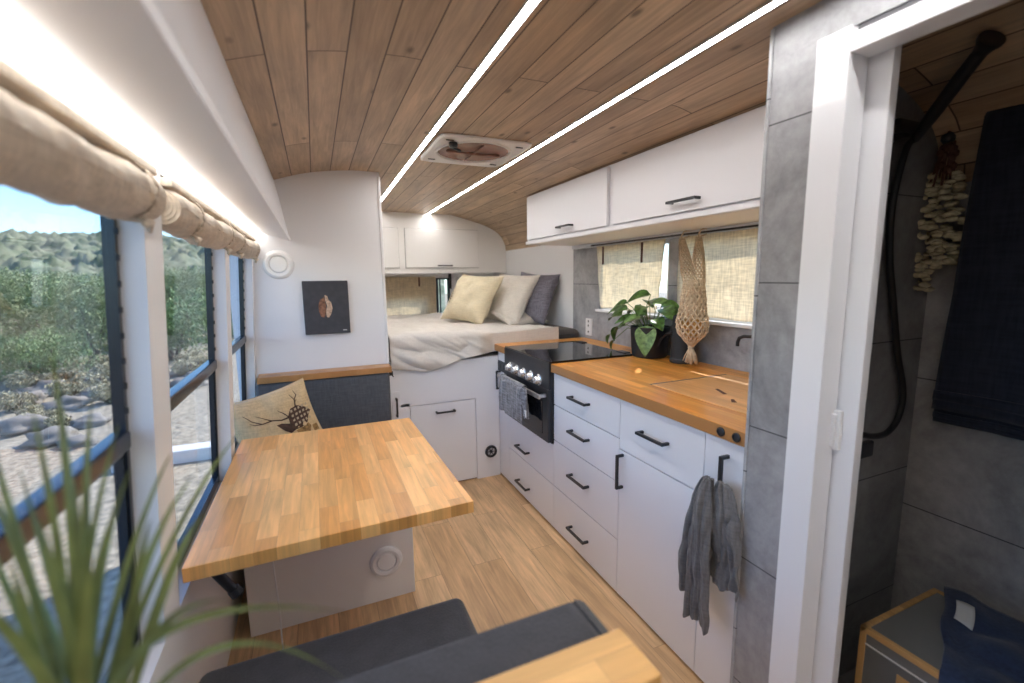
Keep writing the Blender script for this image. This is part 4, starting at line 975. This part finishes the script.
for i, (u, v, dist, w_, bow) in enumerate(blades):
    tip = pix(u, v, dist); w_ *= .72; r0 = root+Vector((rnd.uniform(-.015,.015),rnd.uniform(-.012,.012),-.01))
    mid = (r0+tip)/2+Vector((0,0,bow*1.0))+Vector((rnd.uniform(-.012,.012),0,0))
    m = MB(); n = 16; prev = None
    if i == 8: mid = pix(95,572,.47)
    if i == 14: mid = pix(205,575,.48)
    side0 = (tip-r0).cross(Vector((rnd.uniform(-.3,.3),-.9,rnd.uniform(-.2,.2)))).normalized()
    for k in range(n+1):
        q = k/n; c = r0*(1-q)**2+mid*2*q*(1-q)+tip*q*q; ww = w_*.5*min(1,.45+q*2)*(1-q**3)+.0003
        row = [m.bm.verts.new(c-side0*ww), m.bm.verts.new(c+Vector((0,.0015,-.0015))), m.bm.verts.new(c+side0*ww)]
        if prev: m.bm.faces.new((prev[0],prev[1],row[1],row[0])); m.bm.faces.new((prev[1],prev[2],row[2],row[1]))
        prev = row
    m.build('leaf_blade','blade',t,smooth=True)

# ------------------------------------------------------------------ outdoors
GZ = -.70
def gz(x, y):
    return GZ+.10*mn.noise(Vector((x*.12,y*.12,0)))*min(1,max(0,(-x-3)/4))
def ground():
    m = MB()
    def f(u, v):
        x = -60+100*u; y = -20+80*v; return Vector((x,y,gz(x,y)))
    m.grid(f, 80, 64); o = m.build('ground','gravel',origin=(0,0,0),smooth=True); struct(o)
ground()
hm, nt, b = newmat('hill_scrub'); M['hill'] = hm
b.inputs['Roughness'].default_value = .9
gm = N(nt,'ShaderNodeNewGeometry'); v = N(nt,'ShaderNodeTexVoronoi',Scale=.8); L(nt,gm.outputs['Position'],v.inputs['Vector'])
n1 = N(nt,'ShaderNodeTexNoise',Scale=.12,Detail=6); L(nt,gm.outputs['Position'],n1.inputs['Vector'])
cr = N(nt,'ShaderNodeValToRGB'); L(nt,v.outputs['Distance'],cr.inputs[0])
cr.color_ramp.elements[0].position=.15; cr.color_ramp.elements[0].color=(.05,.075,.028,1); cr.color_ramp.elements[1].position=.8; cr.color_ramp.elements[1].color=(.30,.27,.17,1)
mx = N(nt,'ShaderNodeMix',data_type='RGBA'); L(nt,n1.outputs['Fac'],mx.inputs[0]); L(nt,cr.outputs[0],mx.inputs[6]); mx.inputs[7].default_value=(.07,.10,.045,1); L(nt,mx.outputs[2],b.inputs['Base Color'])
def hillf(u, v):
    # polar sheet on the left side: azimuth from -75 to +5 degrees, 30..170 m
    az = R(-80+95*u); d_ = 24+150*v
    x, y = math.sin(az)*d_, math.cos(az)*d_
    h_ = 14.0*(v**1.15)*(1+.12*mn.noise(Vector((az*5,0,1))))
    p = Vector((x*.30,y*.30,0)); bump_ = max(0,mn.noise(p))*2.2+max(0,mn.noise(p*2.3))*1.4+max(0,mn.noise(p*.3))*1.5+abs(mn.noise(p*5.1))*1.1
    return Vector((x,y,GZ-.3+h_+bump_*min(1,v*3)))
struct(MB().grid(hillf, 420, 220).build('hills','hill',origin=(-60,60,0),smooth=True))
def leafcloud(mb, c, r_, sc, n, lsz, rd, hollow=.35):
    for _ in range(n):
        while True:
            p = Vector((rd.uniform(-1,1),rd.uniform(-1,1),rd.uniform(-1,1)))
            if hollow < p.length < 1: break
        k = 1+.35*mn.noise(p*2.2+Vector(c)*.7); q = Vector(c)+Vector((p.x*sc[0],p.y*sc[1],p.z*sc[2]))*r_*k
        a = Vector((rd.gauss(0,1),rd.gauss(0,1),rd.gauss(0,1))).normalized(); b_ = a.orthogonal().normalized(); s_ = lsz*rd.uniform(.6,1.3); cc = a.cross(b_)
        vs = [mb.bm.verts.new(q+b_*s_), mb.bm.verts.new(q+cc*s_*.45), mb.bm.verts.new(q-b_*s_), mb.bm.verts.new(q-cc*s_*.45)]; mb.bm.faces.new(vs)
def make_bush(rd, fm, nblob=7, n=1500, w_=1.3, h_=1.5, trunk=.2, lsz=.036):
    f1 = MB()
    for k in range(nblob):
        a = rd.uniform(0,6.3); r0 = rd.uniform(0,w_*.55); leafcloud(f1,(math.cos(a)*r0,math.sin(a)*r0,trunk+h_*rd.uniform(.25,.75)),h_*.42,(1.15,1.15,.85),n,lsz,rd)
    t1 = MB()
    for k in range(5):
        a = k*1.3+rd.random(); t1.tube([(0,0,-.1),(math.cos(a)*.15,math.sin(a)*.15,trunk*.8+.1),(math.cos(a)*w_*.4,math.sin(a)*w_*.4,trunk+h_*.6)],[.06,.045,.015],6)
    return f1, t1, fm
def plant_bush(kind, loc, scale, label, name, cat, grp, spec):
    t = thing(name,loc,label,cat,grp); t.scale = (scale,)*3; t.rotation_euler.z = rnd.uniform(0,6)
    return t
protos = {}
def proto(key, fm, **kw):
    rd = random.Random(hash(key) % 1000 if False else len(protos)*13+3); f1, t1, _ = make_bush(rd, fm, **kw)
    def mesh(m, nm, mat):
        me = bpy.data.meshes.new(nm); m.bm.to_mesh(me); m.bm.free(); me.materials.append(M[mat]); return me
    protos[key] = (mesh(f1,key+'_foliage',fm), mesh(t1,key+'_trunk','bark'))
proto('olive','fol1'); proto('green','fol2'); proto('tree','fol1',nblob=11,n=1700,w_=1.9,h_=2.4,trunk=.9,lsz=.042); proto('dry','fol3',nblob=4,n=700,w_=.6,h_=.5,trunk=.0,lsz=.035)
def put(key, x, y, s_, name, cat, label, grp):
    t = thing(name,(x,y,gz(x,y)),label,cat,grp); t.scale = (s_,)*3; t.rotation_euler.z = rnd.uniform(0,6)
    for nm, me in (('foliage',protos[key][0]),('trunk',protos[key][1])):
        o = bpy.data.objects.new(nm, me); link(o); o.parent = t
def at(u, dist):
    d = fw+rt*((u-512)/F); d = Vector((d.x,d.y,0)).normalized(); return d.x*dist, d.y*dist
trees = [(12,17,.72,'tree'),(55,15.5,1.15,'olive'),(92,14.5,.66,'tree'),(30,24,1.4,'green'),(70,21,.72,'tree'),(120,19,1.2,'olive'),(-30,19,1.3,'green'),(192,19,.75,'tree'),(172,15,1.1,'green'),(210,23,1.3,'olive'),(150,20,.8,'tree'),(-70,15,1.2,'olive'),(236,20,1.2,'green'),(40,13.2,.7,'green')]
for (u, dd, s_, k) in trees:
    x, y = at(u, dd); put(k,x,y,s_,'shrub_tree','tree','silvery green shrub tree at the foot of the scrubby hill','shrub trees outside the windows')
for (u, dd, s_) in ((5,11,.7),(30,12.5,.9),(62,11.2,.8),(88,12,.9),(105,10.5,.7),(20,9.5,.6),(185,12.5,.9),(200,13,.9),(48,9.2,.5),(72,12.8,1.0),(115,13,1.0)):
    x, y = at(u, dd); put('dry',x,y,s_,'dry_shrub','shrub','tuft of dry pale brush growing beyond the gravel','dry brush outside')
rk = [(15,11.5,.5),(40,12.2,.6),(58,10.6,.45),(92,11,.5),(35,8.4,.45),(78,9,.35),(8,9.4,.5),(62,8.0,.3),(98,13,.6),(180,11,.5),(196,11.8,.5)]
for i, (u, dd, s_) in enumerate(rk):
    x, y = at(u, dd); s_ *= .55; o = MB().ball((x,y,gz(x,y)+s_*.2),s_,(1.2,.9,.55),3,.6,i).build('boulder','rock',smooth=True); tag(o,'pale boulder lying in the dry grass outside the windows','boulder','boulders outside the windows')
x, y = at(196, 6.4); 
o = MB().box(x-.9,x+.35,y-.12,y+.12,GZ-.05,GZ+.15,.02).build('concrete_kerb','kerb'); tag(o,'pale concrete kerb block on the gravel outside the middle window','kerb')

# ------------------------------------------------------------------ light
wd = bpy.data.worlds.new('sky'); C.world = wd; wd.use_nodes = True; nt = wd.node_tree
sky = nt.nodes.new('ShaderNodeTexSky'); sky.sky_type = 'NISHITA'; sky.sun_disc = False; sky.sun_elevation = R(42); sky.sun_rotation = R(75); sky.air_density = 1.1; sky.dust_density = .4; sky.ozone_density = 2.0
bg = nt.nodes['Background']; tm = nt.nodes.new('ShaderNodeVectorMath'); tm.operation = 'MULTIPLY'; tm.inputs[1].default_value = (.56,.79,1.10); nt.links.new(sky.outputs[0], tm.inputs[0]); nt.links.new(tm.outputs[0], bg.inputs['Color']); bg.inputs['Strength'].default_value = .175
sd = bpy.data.lights.new('sun','SUN'); sd.energy = 3.3; sd.angle = R(.6); sd.color = (1,.95,.88)
so = link(bpy.data.objects.new('sun', sd)); so.rotation_euler = Vector((-.56,-.42,-.66)).to_track_quat('-Z','Y').to_euler(); so.location = (20,-10,20)

# ------------------------------------------------------------------ camera
cd = bpy.data.cameras.new('camera'); co = link(bpy.data.objects.new('camera', cd))
cd.sensor_width = 36; cd.lens = F/1024*36; cd.clip_start = .02; cd.clip_end = 500
Mx = Matrix((( rt.x,-dn.x,-fw.x,CAM.x),(rt.y,-dn.y,-fw.y,CAM.y),(rt.z,-dn.z,-fw.z,CAM.z),(0,0,0,1)))
co.matrix_world = Mx
cd.dof.use_dof = True; cd.dof.focus_distance = 2.0; cd.dof.aperture_fstop = 1.8
C.camera = co
C.view_settings.view_transform = 'Standard'; C.view_settings.look = 'None'; C.view_settings.gamma = 1; C.view_settings.exposure = 1.44
C.view_settings.use_curve_mapping = False
C.cycles.max_bounces = 10; C.cycles.diffuse_bounces = 5; C.cycles.transparent_max_bounces = 12
C.cycles.use_denoising = True
